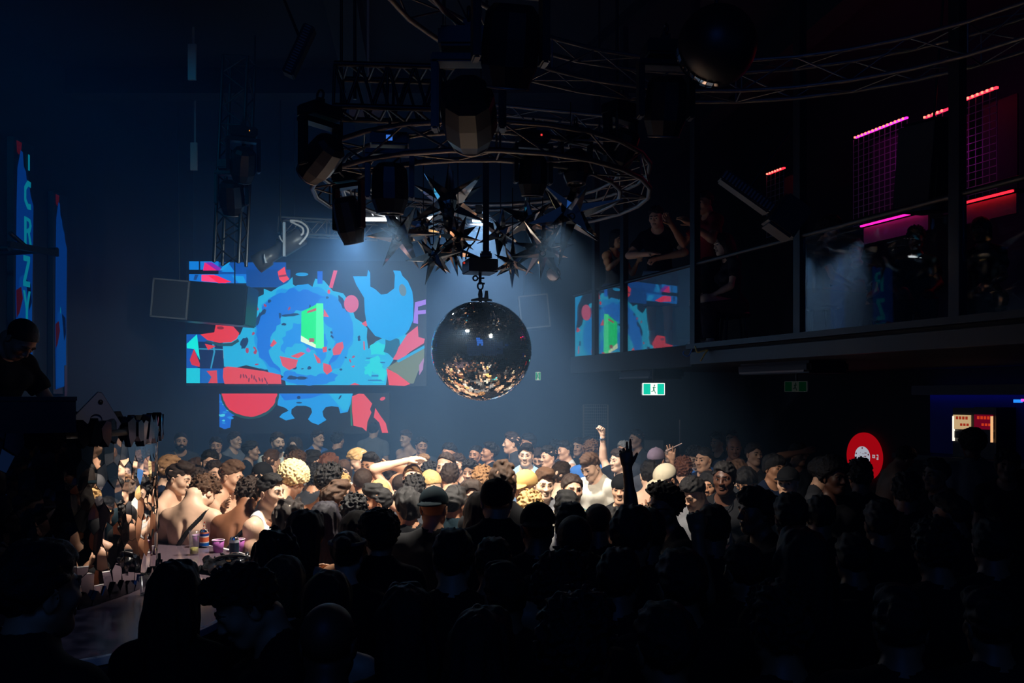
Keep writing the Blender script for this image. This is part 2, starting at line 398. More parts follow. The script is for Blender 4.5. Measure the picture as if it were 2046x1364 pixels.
_HAIR = {}
def hair_mesh(style):
    """hair in the head's own frame"""
    if style in _HAIR: return _HAIR[style]
    st = .0062 if not style.startswith('long') and style not in ('wavy', 'bob') else .0078
    lo, hi = np.array((-.15, -.17, -.16)), np.array((.15, .17, .2))
    if style.startswith('long') or style == 'wavy': lo[2] = -.5; hi[1] = .2
    if style == 'bob': lo[2] = -.24
    if style in ('bun',): hi[1] = .22
    F = Field(*[np.arange(lo[i], hi[i], st, dtype=np.float32) for i in range(3)])
    cran = lambda o, dz=0, dy=0: ell((0, .014 + dy, .036 + dz), (.077 + o, .096 + o, .084 + o), .0)
    def hairline(wob=.004, dz=0., dy=0.): F.half((0, -.648, -.764), (0, -.083 + dy, .072 + dz), wob=wob)
    if style == 'buzz':
        F.prim(cran(.0065)); F.noise(130, .0015, .02); hairline(.002)
    elif style == 'crop':
        F.prim(cran(.011)); F.prim(ell((0, -.012, .085), (.068, .078, .05), .03)); F.noise(105, .0062, .04, seed=1, stretch=(1, .55, 1)); hairline(.014)
    elif style == 'fade':
        F.prim(cran(.005)); F.prim(ell((0, -.012, .098), (.066, .086, .05), .012)); F.noise(110, .0065, .04, seed=2, stretch=(1, .5, 1)); hairline(.006)
    elif style == 'quiff':
        F.prim(cran(.006)); F.prim(ell((0, -.03, .106), (.064, .082, .052), .015)); F.prim(ell((0, -.07, .112), (.055, .04, .036), .02)); F.noise(95, .008, .05, seed=3, stretch=(1, .4, 1)); hairline(.01, dz=-.002)
    elif style == 'curly':
        F.prim(cran(.014)); F.prim(ell((0, -.02, .095), (.08, .092, .062), .03)); F.noise(120, .013, .05, seed=4); hairline(.012, dz=.004)
    elif style == 'afro':
        F.prim(ell((0, .022, .055), (.118, .128, .118), 0)); F.noise(150, .008, .04, seed=5); hairline(.012)
    elif style == 'mop':
        F.prim(cran(.02)); F.prim(ell((0, -.03, .08), (.088, .09, .066), .03)); F.prim(ell((0, .05, -.02), (.078, .06, .07), .03)); F.noise(75, .010, .05, seed=6, stretch=(1, 1, .45)); hairline(.02, dz=-.018)
    elif style == 'swept':
        F.prim(cran(.008)); F.prim(ell((.012, -.022, .096), (.07, .092, .05), .02)); F.noise(85, .0065, .04, seed=7, stretch=(.4, 1, 1)); hairline(.011)
    elif style == 'recede':
        F.prim(cran(.008)); F.prim(ell((0, .0, .09), (.05, .08, .045), .02)); F.noise(100, .004, .03, seed=8); hairline(.004, dz=.01, dy=.025)
    elif style in ('long', 'longdark', 'wavy'):
        F.prim(cran(.016)); F.prim(ell((0, .045, -.04), (.088, .07, .1), .04)); F.prim(cone((0, .055, -.06), (0, .105, -.42), .085, .055, .05))
        F.prim(cone((-.05, .06, -.1), (-.07, .1, -.4), .05, .035, .05)); F.prim(cone((.05, .06, -.1), (.07, .1, -.4), .05, .035, .05))
        for s in (-1, 1): F.prim(cone((s * .07, -.005, .03), (s * .085, .03, -.3), .026, .02, .03)); F.prim(cone((s * .03, -.05, .1), (s * .078, -.02, .0), .026, .022, .03))
        if style == 'wavy': F.noise(60, .017, .06, seed=9, stretch=(1, 1, .7))
        else: F.noise(85, .006, .05, seed=10, stretch=(1, 1, .12))
        F.prim(ell((0, -.1, -.03), (.06, .09, .105), .012, op='s'))
        F.prim(cone((0, .03, -.09), (0, .02, -.3), .035, .045, .02, op='s'))
    elif style == 'bob':
        F.prim(cran(.018)); F.prim(ell((0, .035, -.04), (.095, .08, .12), .03)); F.noise(80, .005, .04, seed=11, stretch=(1, 1, .2))
        F.prim(ell((0, -.1, -.04), (.058, .09, .1), .01, op='s')); F.half((0, 0, -1), (0, 0, -.13), wob=.006)
    elif style == 'bun':
        F.prim(cran(.009)); F.prim(ell((0, .12, .075), (.045, .045, .042), .012)); F.noise(95, .004, .03, seed=12); hairline(.003)
    elif style == 'fringe':
        F.prim(cran(.017)); F.prim(ell((0, -.045, .075), (.074, .07, .05), .02)); F.prim(ell((0, .04, -.01), (.085, .07, .07), .03)); F.noise(80, .005, .03, seed=13, stretch=(1, 1, .25))
        F.half((0, -.45, -.9), (0, -.09, .03), wob=.008)
    elif style == 'spiky':
        F.prim(cran(.009)); F.prim(ell((0, -.005, .098), (.072, .085, .055), .02)); F.noise(120, .011, .045, seed=14, stretch=(1, 1, .35)); hairline(.006)
    me = F.mesh('hair_' + style)
    _HAIR[style] = me
    return me

def cap_mesh(style):
    if style in _HAIR: return _HAIR[style]
    F = Field(np.arange(-.14, .14, .006, dtype=np.float32), np.arange(-.24, .24, .006, dtype=np.float32), np.arange(-.07, .18, .006, dtype=np.float32))
    if style == 'beanie':
        F.prim(ell((0, .014, .034), (.088, .107, .09), 0)); F.noise(60, .003, .03); F.half((0, -.25, -.97), (0, -.085, .03)); F.half((0, 0, -1), (0, 0, -.04))
    else:
        F.prim(ell((0, .012, .045), (.09, .109, .092), 0)); F.half((0, -.12, -.99), (0, -.09, .038))
        G = Field(*F.ax); G.prim(ell((0, -.105, .04), (.075, .095, .011), 0)); G.half((0, 1, 0), (0, -.05, 0)); F.D = np.minimum(F.D, G.D)
        F.prim(ell((0, .012, .139), (.008, .008, .005), .004))
    me = F.mesh('cap_' + style); _HAIR[style] = me
    return me

def beard_mesh(style):
    if style in _HAIR: return _HAIR[style]
    F = Field(np.arange(-.1, .1, .0048, dtype=np.float32), np.arange(-.14, .06, .0048, dtype=np.float32), np.arange(-.15, .03, .0048, dtype=np.float32))
    off = .0075 if style == 'beard' else .004
    for p in head_prims()[:7]: F.prim(p, off)
    if style == 'moustache':
        F = Field(*F.ax); F.prim(cone((-.02, -.098, -.058), (0, -.104, -.051), .0065, .008, .004)); F.prim(cone((.02, -.098, -.058), (0, -.104, -.051), .0065, .008, .004))
    else:
        F.prim(cone((-.024, -.096, -.058), (.024, -.096, -.058), .008, .008, .01)); F.noise(140, .003, .02)
        F.half((0, .35, 1), (0, -.09, -.05)); F.half((0, 1, -.1), (0, .02, 0))
        F.prim(ell((0, -.105, -.067), (.021, .03, .009), .004, op='s'))
    me = F.mesh('beard_' + style); _HAIR[style] = me
    return me
# ---------------------------------------------------------------- materials
def srgb(r, g, b):
    f = lambda c: (c / 255) / 12.92 if c <= 10 else (((c / 255) + .055) / 1.055) ** 2.4
    return (f(r), f(g), f(b))
def mat(name, col, rough=.6, metal=0., spec=.5, bump=0., bscale=40., var=0.):
    m = bpy.data.materials.new(name); m.use_nodes = True; nt = m.node_tree
    n = nt.nodes['Principled BSDF']; n.inputs['Base Color'].default_value = (*col, 1); n.inputs['Roughness'].default_value = rough; n.inputs['Metallic'].default_value = metal
    n.inputs['Specular IOR Level'].default_value = spec
    if bump or var:
        tc = nt.nodes.new('ShaderNodeTexCoord'); no = nt.nodes.new('ShaderNodeTexNoise'); no.inputs['Scale'].default_value = bscale; no.inputs['Detail'].default_value = 4
        nt.links.new(tc.outputs['Object'], no.inputs['Vector'])
        if bump:
            b = nt.nodes.new('ShaderNodeBump'); b.inputs['Strength'].default_value = bump; b.inputs['Distance'].default_value = .02
            nt.links.new(no.outputs['Fac'], b.inputs['Height']); nt.links.new(b.outputs['Normal'], n.inputs['Normal'])
        if var:
            mx = nt.nodes.new('ShaderNodeMix'); mx.data_type = 'RGBA'; mx.inputs['A'].default_value = (*[c * (1 - var) for c in col], 1); mx.inputs['B'].default_value = (*[min(1, c * (1 + var)) for c in col], 1)
            nt.links.new(no.outputs['Fac'], mx.inputs['Factor']); nt.links.new(mx.outputs['Result'], n.inputs['Base Color'])
    return m
def emit(name, col, s=1.):
    m = bpy.data.materials.new(name); m.use_nodes = True; nt = m.node_tree; nt.nodes.clear()
    e = nt.nodes.new('ShaderNodeEmission'); e.inputs[0].default_value = (*col, 1); e.inputs[1].default_value = s
    o = nt.nodes.new('ShaderNodeOutputMaterial'); nt.links.new(e.outputs[0], o.inputs[0])
    return m
def own_colour(name, rough=.7, scale=1., var=.25, freq=60., spec=.3, sheen=0., sss=0., stretch=(1, 1, 1)):
    """a material that takes the object's own colour"""
    m = bpy.data.materials.new(name); m.use_nodes = True; nt = m.node_tree; n = nt.nodes['Principled BSDF']
    oi = nt.nodes.new('ShaderNodeObjectInfo'); tc = nt.nodes.new('ShaderNodeTexCoord'); mp = nt.nodes.new('ShaderNodeMapping'); mp.inputs['Scale'].default_value = stretch
    no = nt.nodes.new('ShaderNodeTexNoise'); no.inputs['Scale'].default_value = freq; no.inputs['Detail'].default_value = 3
    nt.links.new(tc.outputs['Object'], mp.inputs['Vector']); nt.links.new(mp.outputs['Vector'], no.inputs['Vector'])
    mr = nt.nodes.new('ShaderNodeMapRange'); mr.inputs['To Min'].default_value = (1 - var) * scale; mr.inputs['To Max'].default_value = (1 + var) * scale
    nt.links.new(no.outputs['Fac'], mr.inputs['Value'])
    mx = nt.nodes.new('ShaderNodeVectorMath'); mx.operation = 'SCALE'
    nt.links.new(oi.outputs['Color'], mx.inputs[0]); nt.links.new(mr.outputs['Result'], mx.inputs['Scale']); nt.links.new(mx.outputs[0], n.inputs['Base Color'])
    n.inputs['Roughness'].default_value = rough; n.inputs['Specular IOR Level'].default_value = spec
    return m
M = {}
M['skin'] = own_colour('skin', .5, 1., .08, 30, .4)
M['lips'] = own_colour('lips', .4, .62, .05, 30)
M['brow'] = own_colour('brow_hair', .7, .16, .1, 200)
M['eye_white'] = mat('eye_white', (.13, .11, .1), .3); M['pupil'] = mat('pupil', (.015, .01, .01), .15)
M['hair'] = own_colour('hair', .5, 1., .6, 170, .35)
def _strands():
    nt = M['hair'].node_tree; n = nt.nodes['Principled BSDF']; no = nt.nodes.new('ShaderNodeTexNoise'); no.inputs['Scale'].default_value = 260; no.inputs['Detail'].default_value = 2; no.inputs['Distortion'].default_value = 1.5
    tc = [q for q in nt.nodes if q.type == 'TEX_COORD'][0]; nt.links.new(tc.outputs['Object'], no.inputs['Vector'])
    b = nt.nodes.new('ShaderNodeBump'); b.inputs['Strength'].default_value = .9; b.inputs['Distance'].default_value = .004; nt.links.new(no.outputs['Fac'], b.inputs['Height']); nt.links.new(b.outputs['Normal'], n.inputs['Normal'])
_strands()
M['cloth'] = own_colour('cloth', .85, 1., .15, 25, .15)
M['leather'] = own_colour('smooth_cloth', .35, 1., .1, 25, .5)
M['black_metal'] = mat('black_painted_metal', (.012, .012, .014), .42, 0, .5)
M['steel'] = mat('truss_aluminium', (.2, .19, .19), .45, .9)
M['dull_steel'] = mat('dull_steel', (.26, .235, .225), .5, .8)
M['chrome'] = mat('chrome', (.85, .85, .87), .08, 1.)
M['mirror'] = mat('mirror_glass', (.82, .8, .78), .03, 1.)
M['star_mirror'] = mat('star_mirror', (.7, .66, .62), .07, 1.)
M['wall'] = mat('dark_wall_paint', srgb(25, 32, 42), .8, bump=.15, bscale=8, var=.3)
M['wall_black'] = mat('black_wall_paint', srgb(20, 21, 25), .75, bump=.15, bscale=8, var=.3)
M['ceiling'] = mat('black_ceiling', srgb(20, 21, 25), .85, bump=.3, bscale=5, var=.4)
M['floor'] = mat('worn_dark_floor', srgb(38, 34, 36), .35, bump=.08, bscale=12, var=.35)
M['black_plastic'] = mat('black_plastic', (.01, .01, .012), .38)
M['grille'] = mat('speaker_grille', (.035, .035, .04), .7, bump=.5, bscale=300)
M['grey_edge'] = mat('grey_edging', (.22, .21, .21), .5)
M['pale'] = mat('pale_board', (.45, .42, .41), .8)
M['lens'] = mat('lamp_lens', (.25, .25, .26), .04, .7)
def P2(px, py, Y): return P(px, py, Y)

# ---------------------------------------------------------------- mesh builder
class MB:
    def __init__(s): s.v, s.f, s.m, s.sm = [], [], [], []
    def add(s, vs, fs, mi=0, smooth=False):
        o = len(s.v); s.v += [tuple(v) for v in vs]; s.f += [tuple(i + o for i in f) for f in fs]; s.m += [mi] * len(fs); s.sm += [smooth] * len(fs)
    def box(s, c, size, R=None, mi=0, bev=0.):
        hx, hy, hz = [q / 2 for q in size]; R = Matrix.Identity(3) if R is None else R; c = Vector(c)
        if not bev:
            vs = [c + R @ Vector((x * hx, y * hy, z * hz)) for x in (-1, 1) for y in (-1, 1) for z in (-1, 1)]
            s.add(vs, [(0, 1, 3, 2), (4, 6, 7, 5), (0, 4, 5, 1), (2, 3, 7, 6), (0, 2, 6, 4), (1, 5, 7, 3)], mi)
        else:
            bm = bmesh.new(); bmesh.ops.create_cube(bm, size=1)
            for v in bm.verts: v.co = Vector((v.co.x * size[0], v.co.y * size[1], v.co.z * size[2]))
            bmesh.ops.bevel(bm, geom=bm.edges[:], offset=bev, segments=2, affect='EDGES')
            bm.verts.index_update()
            s.add([c + R @ v.co for v in bm.verts], [tuple(v.index for v in f.verts) for f in bm.faces], mi); bm.free()
    def tube(s, pts, r, n=8, mi=0, caps=True, closed=False, radii=None):
        pts = [Vector(p) for p in pts]; L = len(pts); rings = []
        T0 = (pts[1] - pts[0]).normalized(); up = Vector((0, 0, 1)) if abs(T0.z) < .9 else Vector((1, 0, 0))
        vs, fs = [], []
        for i, p in enumerate(pts):
            if closed: T = (pts[(i + 1) % L] - pts[i - 1]).normalized()
            else: T = (pts[min(i + 1, L - 1)] - pts[max(i - 1, 0)]).normalized()
            A = (up - T * up.dot(T)); A = A.normalized() if A.length > 1e-5 else T.orthogonal().normalized(); up = A
            B = T.cross(A); rr = radii[i] if radii else r
            vs += [p + (A * math.cos(6.2832 * k / n) + B * math.sin(6.2832 * k / n)) * rr for k in range(n)]
        for i in range(L if closed else L - 1):
            j = (i + 1) % L
            fs += [(i * n + k, i * n + (k + 1) % n, j * n + (k + 1) % n, j * n + k) for k in range(n)]
        s.add(vs, fs, mi, True)
        if caps and not closed: s.add(vs[:n], [tuple(range(n - 1, -1, -1))], mi); s.add(vs[-n:], [tuple(range(n))], mi)
    def lathe(s, prof, c=(0, 0, 0), R=None, n=24, mi=0, smooth=True, arc=6.283185):
        """prof: (radius, height) pairs around the local z axis"""
        R = Matrix.Identity(3) if R is None else R; c = Vector(c); vs = []; full = arc > 6.28
        cols = n if full else n + 1
        for r, h in prof: vs += [c + R @ Vector((r * math.cos(arc * k / n), r * math.sin(arc * k / n), h)) for k in range(cols)]
        fs = []
        for i in range(len(prof) - 1):
            for k in range(n):
                k2 = (k + 1) % cols
                fs.append((i * cols + k, i * cols + k2, (i + 1) * cols + k2, (i + 1) * cols + k))
        s.add(vs, fs, mi, smooth)
    def prism(s, poly, vec, mi=0):
        poly = [Vector(p) for p in poly]; n = len(poly); vec = Vector(vec)
        s.add(poly + [p + vec for p in poly], [tuple(range(n - 1, -1, -1)), tuple(range(n, 2 * n))] + [(i, (i + 1) % n, n + (i + 1) % n, n + i) for i in range(n)], mi)
    def build(s, name, mats, parent=None, loc=None, rot=None):
        me = bpy.data.meshes.new(name); me.from_pydata(s.v, [], s.f)
        for m in (mats if isinstance(mats, (list, tuple)) else [mats]): me.materials.append(M[m] if isinstance(m, str) else m)
        me.polygons.foreach_set('material_index', s.m); me.polygons.foreach_set('use_smooth', s.sm); me.update()
        o = bpy.data.objects.new(name, me); C.objects.link(o)
        if parent is not None: o.parent = parent
        if loc is not None: o.location = loc
        if rot is not None: o.rotation_euler = rot
        return o
def tag(o, label, cat, group=None, kind=None):
    o['label'] = label
    if cat: o['category'] = cat
    if group: o['group'] = group
    if kind: o['kind'] = kind
    return o
def struct(o): o['kind'] = 'structure'; return o
def thing(name, label, cat, loc=(0, 0, 0), rot=(0, 0, 0), group=None):
    o = bpy.data.objects.new(name, None); C.objects.link(o); o.location = loc; o.rotation_euler = rot; o.empty_display_size = .1
    return tag(o, label, cat, group)
def copy_thing(o, loc, rot, label, group=None, scale=None):
    r = o.copy(); C.objects.link(r); r.location = loc; r.rotation_euler = rot; r['label'] = label
    if scale: r.scale = (scale,) * 3
    if group: r['group'] = group
    for ch in o.children:
        c = ch.copy(); C.objects.link(c); c.parent = r
        for g in ch.children:
            d = g.copy(); C.objects.link(d); d.parent = c
    return r
def rz(a): return Matrix.Rotation(a, 3, 'Z')
def aim(v, up='Z'): return Vector(v).to_track_quat('Z', 'Y').to_matrix()
# ---------------------------------------------------------------- the room
def quad_wall(name, a, b, z0, z1, thick, m, side=1):
    """a wall from a to b (x, y), its inner face on that line, thickness away from the room"""
    a, b = Vector((*a, 0)), Vector((*b, 0)); d = (b - a).normalized(); n = Vector((d.y, -d.x, 0)) * side * thick
    k = MB(); k.prism([a + Vector((0, 0, z0)), b + Vector((0, 0, z0)), b + Vector((0, 0, z1)), a + Vector((0, 0, z1))], n)
    return struct(k.build(name, m))
CEIL = 6.9
k = MB(); k.box((1.5, 7.0, -.1), (16.4, 20.4, .2)); struct(k.build('floor', 'floor'))
k = MB(); k.box((1.5, 7.0, CEIL + .1), (16.4, 20.4, .2)); struct(k.build('ceiling', 'ceiling'))
quad_wall('wall_back', (-6.2, 16.6), (3.6, 16.6), 0, CEIL, .2, 'wall', -1)
quad_wall('wall_left', (-6.2, -3), (-6.2, 16.6), 0, CEIL, .2, 'wall_black', -1)
B0 = Vector((1.88, 8.76, 0)); BU = Vector((.3465, -.938, 0)).normalized(); BN = Vector((.938, .3465, 0)).normalized()
def onb(t, d, z): return B0 + BU * t + BN * d + Vector((0, 0, z))       # t along the balcony towards the camera, d behind the glass
def bal_px(px, py, d):
    """the point a distance d behind the balcony glass that shows at (px, py)"""
    kx = (px - 1023) / FPX
    Y = (d + B0.x * BN.x + B0.y * BN.y) / (kx * BN.x + BN.y)
    return P(px, py, Y)
WD = 4.2
_a, _b = onb(-6.9, WD, 0), onb(11.5, WD, 0)
quad_wall('wall_right', (_a.x, _a.y), (_b.x, _b.y), 0, CEIL, .2, 'wall_black', -1)
# ceiling beams
for i, (a, b, w, h) in enumerate([((-2.6, 16.5), (-1.5, 6.0), .35, .4), ((-6.2, 12.0), (3.2, 12.0), .3, .35), ((-6.2, 7.2), (8.3, 7.2), .3, .4), ((2.6, 16.0), (4.6, 3.0), .3, .35)]):
    a, b = Vector((*a, CEIL - h / 2 - .001)), Vector((*b, CEIL - h / 2 - .001)); d = b - a
    k = MB(); k.box((a + b) / 2, (d.length, w, h), rz(math.atan2(d.y, d.x))); struct(k.build('trim_%d' % (i + 1), 'ceiling'))

# ---------------------------------------------------------------- balcony
def glass_material():
    m = bpy.data.materials.new('tinted_balcony_glass'); m.use_nodes = True; nt = m.node_tree; nt.nodes.clear()
    o = nt.nodes.new('ShaderNodeOutputMaterial'); t = nt.nodes.new('ShaderNodeBsdfTransparent'); g = nt.nodes.new('ShaderNodeBsdfGlossy'); x = nt.nodes.new('ShaderNodeMixShader')
    t.inputs[0].default_value = (.85, .88, .9, 1); g.inputs[0].default_value = (1, 1, 1, 1); g.inputs['Roughness'].default_value = .01
    f = nt.nodes.new('ShaderNodeLayerWeight'); f.inputs[0].default_value = .5
    r = nt.nodes.new('ShaderNodeMapRange'); r.inputs['From Min'].default_value = .3; r.inputs['From Max'].default_value = .58; r.inputs['To Min'].default_value = .035; r.inputs['To Max'].default_value = .34
    nt.links.new(f.outputs['Facing'], r.inputs['Value']); nt.links.new(r.outputs['Result'], x.inputs[0])
    nt.links.new(t.outputs[0], x.inputs[1]); nt.links.new(g.outputs[0], x.inputs[2]); nt.links.new(x.outputs[0], o.inputs[0])
    return m
M['bal_glass'] = glass_material()
bal = thing('balcony', 'long black balcony with tinted glass panels above the dance floor', 'balcony', B0)
def bpart(k, name, m):
    o = k.build(name, m); o.parent = bal; o.location = -Vector(B0); return o
FZ = 2.87
k = MB(); k.prism([onb(8, 0, FZ - .18), onb(-3.05, 0, FZ - .18), onb(-3.05, WD - .01, FZ - .18), onb(8, WD - .01, FZ - .18)], (0, 0, .18)); bpart(k, 'floor_slab', 'wall_black')
k = MB(); k.prism([onb(8, -.06, FZ - .2), onb(.0, -.06, FZ - .2), onb(.0, -.002, FZ - .2), onb(8, -.002, FZ - .2)], (0, 0, .12)); bpart(k, 'fascia', 'black_metal')
k = MB(); k.prism([onb(8, -.1, FZ - .045), onb(-.02, -.1, FZ - .045), onb(-.02, .04, FZ - .045), onb(8, .04, FZ - .045)], (0, 0, .05)); bpart(k, 'ledge', 'black_plastic')
k = MB(); k.prism([onb(-.02, -.03, FZ - .22), onb(-3.05, -.03, FZ - .22), onb(-3.05, -.002, FZ - .22), onb(-.02, -.002, FZ - .22)], (0, 0, .22)); bpart(k, 'fascia', 'wall')
posts = [-2.33, -1.55, 0.0, 1.62, 3.22, 4.82]
for t in posts:
    k = MB(); k.box(onb(t, 0, FZ + 1.95), (.085, .07, 3.9), rz(math.atan2(BU.y, BU.x))); bpart(k, 'post', 'black_metal')
for a, b in zip([-3.0] + posts[:-1], posts):
    if a == 0.0: continue                      # this bay is open
    k = MB(); k.prism([onb(a + .044, -.005, FZ + .008), onb(b - .044, -.005, FZ + .008), onb(b - .044, .005, FZ + .008), onb(a + .044, .005, FZ + .008)], (0, 0, .8)); bpart(k, 'glass_panel', 'bal_glass')
k = MB(); k.tube([onb(-3.0, .0, FZ + .83), onb(4.82, .0, FZ + .83)], .022); bpart(k, 'handrail', 'black_metal')
k = MB(); k.prism([onb(4.9, -.06, CEIL - .15), onb(-3, -.06, CEIL - .15), onb(-3, .06, CEIL - .15), onb(4.9, .06, CEIL - .15)], (0, 0, .148)); bpart(k, 'head_beam', 'black_metal')

# ---------------------------------------------------------------- stage and mirrored booth
STZ = 1.25
M['stage_top'] = mat('stage_top', srgb(96, 82, 92), .16, 0, .5, bump=.03, bscale=6, var=.15)
M['edge_white'] = mat('white_edging', srgb(205, 205, 210), .4)
def smooth_path(pts, n=8):
    pts = [Vector(p) for p in pts]; out = []
    for i in range(len(pts) - 1):
        p0, p1, p2, p3 = pts[max(i - 1, 0)], pts[i], pts[i + 1], pts[min(i + 2, len(pts) - 1)]
        for j in range(n):
            t = j / n
            out.append(.5 * ((2 * p1) + (p2 - p0) * t + (2 * p0 - 5 * p1 + 4 * p2 - p3) * t * t + (3 * p1 - p0 - 3 * p2 + p3) * t ** 3))
    return out + [pts[-1]]
edge = smooth_path([(-6.15, 7.35, 0), (-4.2, 7.1, 0), (-2.82, 6.6, 0), (-2.25, 6.28, 0), (-1.78, 5.8, 0), (-1.5, 5.2, 0), (-1.42, 4.5, 0), (-1.5, 3.9, 0), (-1.85, 3.5, 0), (-2.4, 3.4, 0), (-4, 3.4, 0), (-6.15, 3.4, 0)])
st = thing('stage', 'glossy purplish stage platform with white edging under the mirrored booth', 'stage', (-3, 5.3, 0))
def spart(k, name, m):
    o = k.build(name, m); o.parent = st; o.location = (3, -5.3, 0); return o
k = MB(); k.prism([Vector((p.x, p.y, .0)) for p in edge], (0, 0, STZ - .05)); spart(k, 'base', 'wall_black')
k = MB(); k.prism([Vector((p.x, p.y, STZ - .05)) for p in edge], (0, 0, .05)); spart(k, 'platform_top', 'stage_top')
k = MB()
for a, b in zip(edge[:-1], edge[1:]):
    d = (b - a); c = (a + b) / 2; k.box((c.x, c.y, STZ - .012), (d.length * 1.04, .03, .032), rz(math.atan2(d.y, d.x)))
spart(k, 'edge_strip', 'edge_white')
# the booth: a drum of angular mirror tiles
BC, BR = Vector((-3.3, 4.9, 0)), 1.17; BZ0, BZ1 = STZ + .001, 2.13
booth = thing('mirrored_booth', 'round disc jockey booth clad in angular mirror tiles on the stage', 'booth', (BC.x, BC.y, BZ0))
k = MB(); k.lathe([(0, 0), (BR - .012, 0), (BR - .012, BZ1 - BZ0), (0, BZ1 - BZ0)], n=64); k.build('drum', 'wall_black', booth)
k = MB(); k.lathe([(0, BZ1 - BZ0), (BR + .02, BZ1 - BZ0), (BR + .02, BZ1 - BZ0 + .035), (0, BZ1 - BZ0 + .035)], n=64); k.build('counter_top', 'black_plastic', booth)
M['tile_mirror'] = mat('tile_mirror', (.74, .7, .68), .02, 1.)
def booth_tiles():
    rn = random.Random(3); kt, kr, kb = MB(), MB(), MB()
    W, H = .07, .15; cols = int(2 * math.pi * BR / W); W = 2 * math.pi * BR / cols; rows = int((BZ1 - BZ0) / (H * .75)) + 2
    def cpt(i, j):   # jittered lattice corner points of a hexagon grid
        r2 = random.Random(i % (cols * 2) * 977 + j * 131); return (i * W / 2 + r2.uniform(-.2, .2) * W, j * H / 4 + r2.uniform(-.5, .5) * H * .26)
    for row in range(-1, rows):
        for c in range(cols):
            i0 = 2 * c + (row % 2); j0 = row * 3
            hexa = [cpt(i0, j0 - 2), cpt(i0 + 1, j0 - 1), cpt(i0 + 1, j0 + 1), cpt(i0, j0 + 2), cpt(i0 - 1, j0 + 1), cpt(i0 - 1, j0 - 1)]
            cx = sum(p[0] for p in hexa) / 6; cyy = sum(p[1] for p in hexa) / 6
            if cyy < -.03 or cyy > BZ1 - BZ0 + .03: continue
            rim = cyy < .035 or cyy > BZ1 - BZ0 - .03
            hexa = [(cx + (x - cx) * .972, cyy + (y - cyy) * .975) for x, y in hexa]
            a0 = cx / BR; n = Vector((math.cos(a0), math.sin(a0), 0)); tx = Vector((-math.sin(a0), math.cos(a0), 0))
            out = BR + (rn.uniform(.012, .035) if rim else .0)
            n2 = (n + tx * rn.gauss(0, .03) + Vector((0, 0, rn.gauss(0, .035)))).normalized()
            pts = []
            for x, y in hexa:
                p = n * out + tx * (x - cx) + Vector((0, 0, max(y, .002)))
                pts.append(p - n * ((p - (n * out + Vector((0, 0, cyy)))).dot(n2) / n.dot(n2)))
            back = [Vector((p.x, p.y, p.z)) - n * (.05 if rim else .012) for p in pts]
            if rim:
                (kr if cyy > .3 else kb).add(pts + back, [tuple(range(6))] + [(i, (i + 1) % 6, 6 + (i + 1) % 6, 6 + i)[::-1] for i in range(6)])
            else:
                kt.add(pts, [tuple(range(6))])
                kt.add(pts + back, [(i, (i + 1) % 6, 6 + (i + 1) % 6, 6 + i)[::-1] for i in range(6)], 1)
    kt.build('mirror_tile_mosaic', ['tile_mirror', 'black_plastic'], booth); kr.build('upper_rim_mosaic', 'leather_rim', booth); kb.build('lower_rim_mosaic', 'leather_rim', booth)
M['leather_rim'] = mat('smoked_mirror', (.12, .12, .13), .1, 1.)
booth_tiles()

# ---------------------------------------------------------------- on the booth
c0 = P(158, 870, 4.25)
_q = P(150, 830, 4.35); _q = Vector((_q.x, _q.y, 2.25)) - Vector((math.cos(.5), math.sin(.5), 0)) * .575
k = MB(); k.box(_q, (1.15, .3, .165), rz(.5)); k.box(_q + Vector((0, 0, .085)), (1.16, .32, .02), rz(.5))
tag(k.build('equipment_case', 'black_plastic'), 'long black equipment case lying on the booth counter in front of the DJ', 'case')
mon = thing('wedge_monitor', 'wedge shaped stage monitor with grey triangular side plate on the booth', 'speaker', (P(196, 800, 4.6).x, 4.6, BZ1 + .036))
k = MB()
prof = [(-.12, 0), (.1, 0), (.115, .03), (.02, .2), (.0, .205), (-.135, .05)]
k.prism([Vector((x, 0, z)) for x, z in prof], (0, .32, 0)); k.build('cabinet', 'black_plastic', mon)
k = MB(); k.prism([Vector((x * .97 - .0, -.012, z * .97 + .003)) for x, z in prof], (0, .012, 0)); k.build('side_plate', mat('grey_plate', srgb(120, 120, 132), .55), mon)
k = MB(); k.lathe([(0, -.004), (.026, -.004), (.03, .004), (.03, .012)], c=(-.01, -.014, .055), R=aim((0, -1, 0)), n=20); k.build('socket', 'black_plastic', mon)
for x, z in ((-.09, .035), (.075, .035), (.012, .15)):
    k = MB(); k.lathe([(0, 0), (.013, 0), (.013, .006), (0, .009)], c=(x, -.012, z), R=aim((0, -1, 0)), n=12); k.build('bolt', 'black_metal', mon)
mon.rotation_euler = (0, 0, .47)
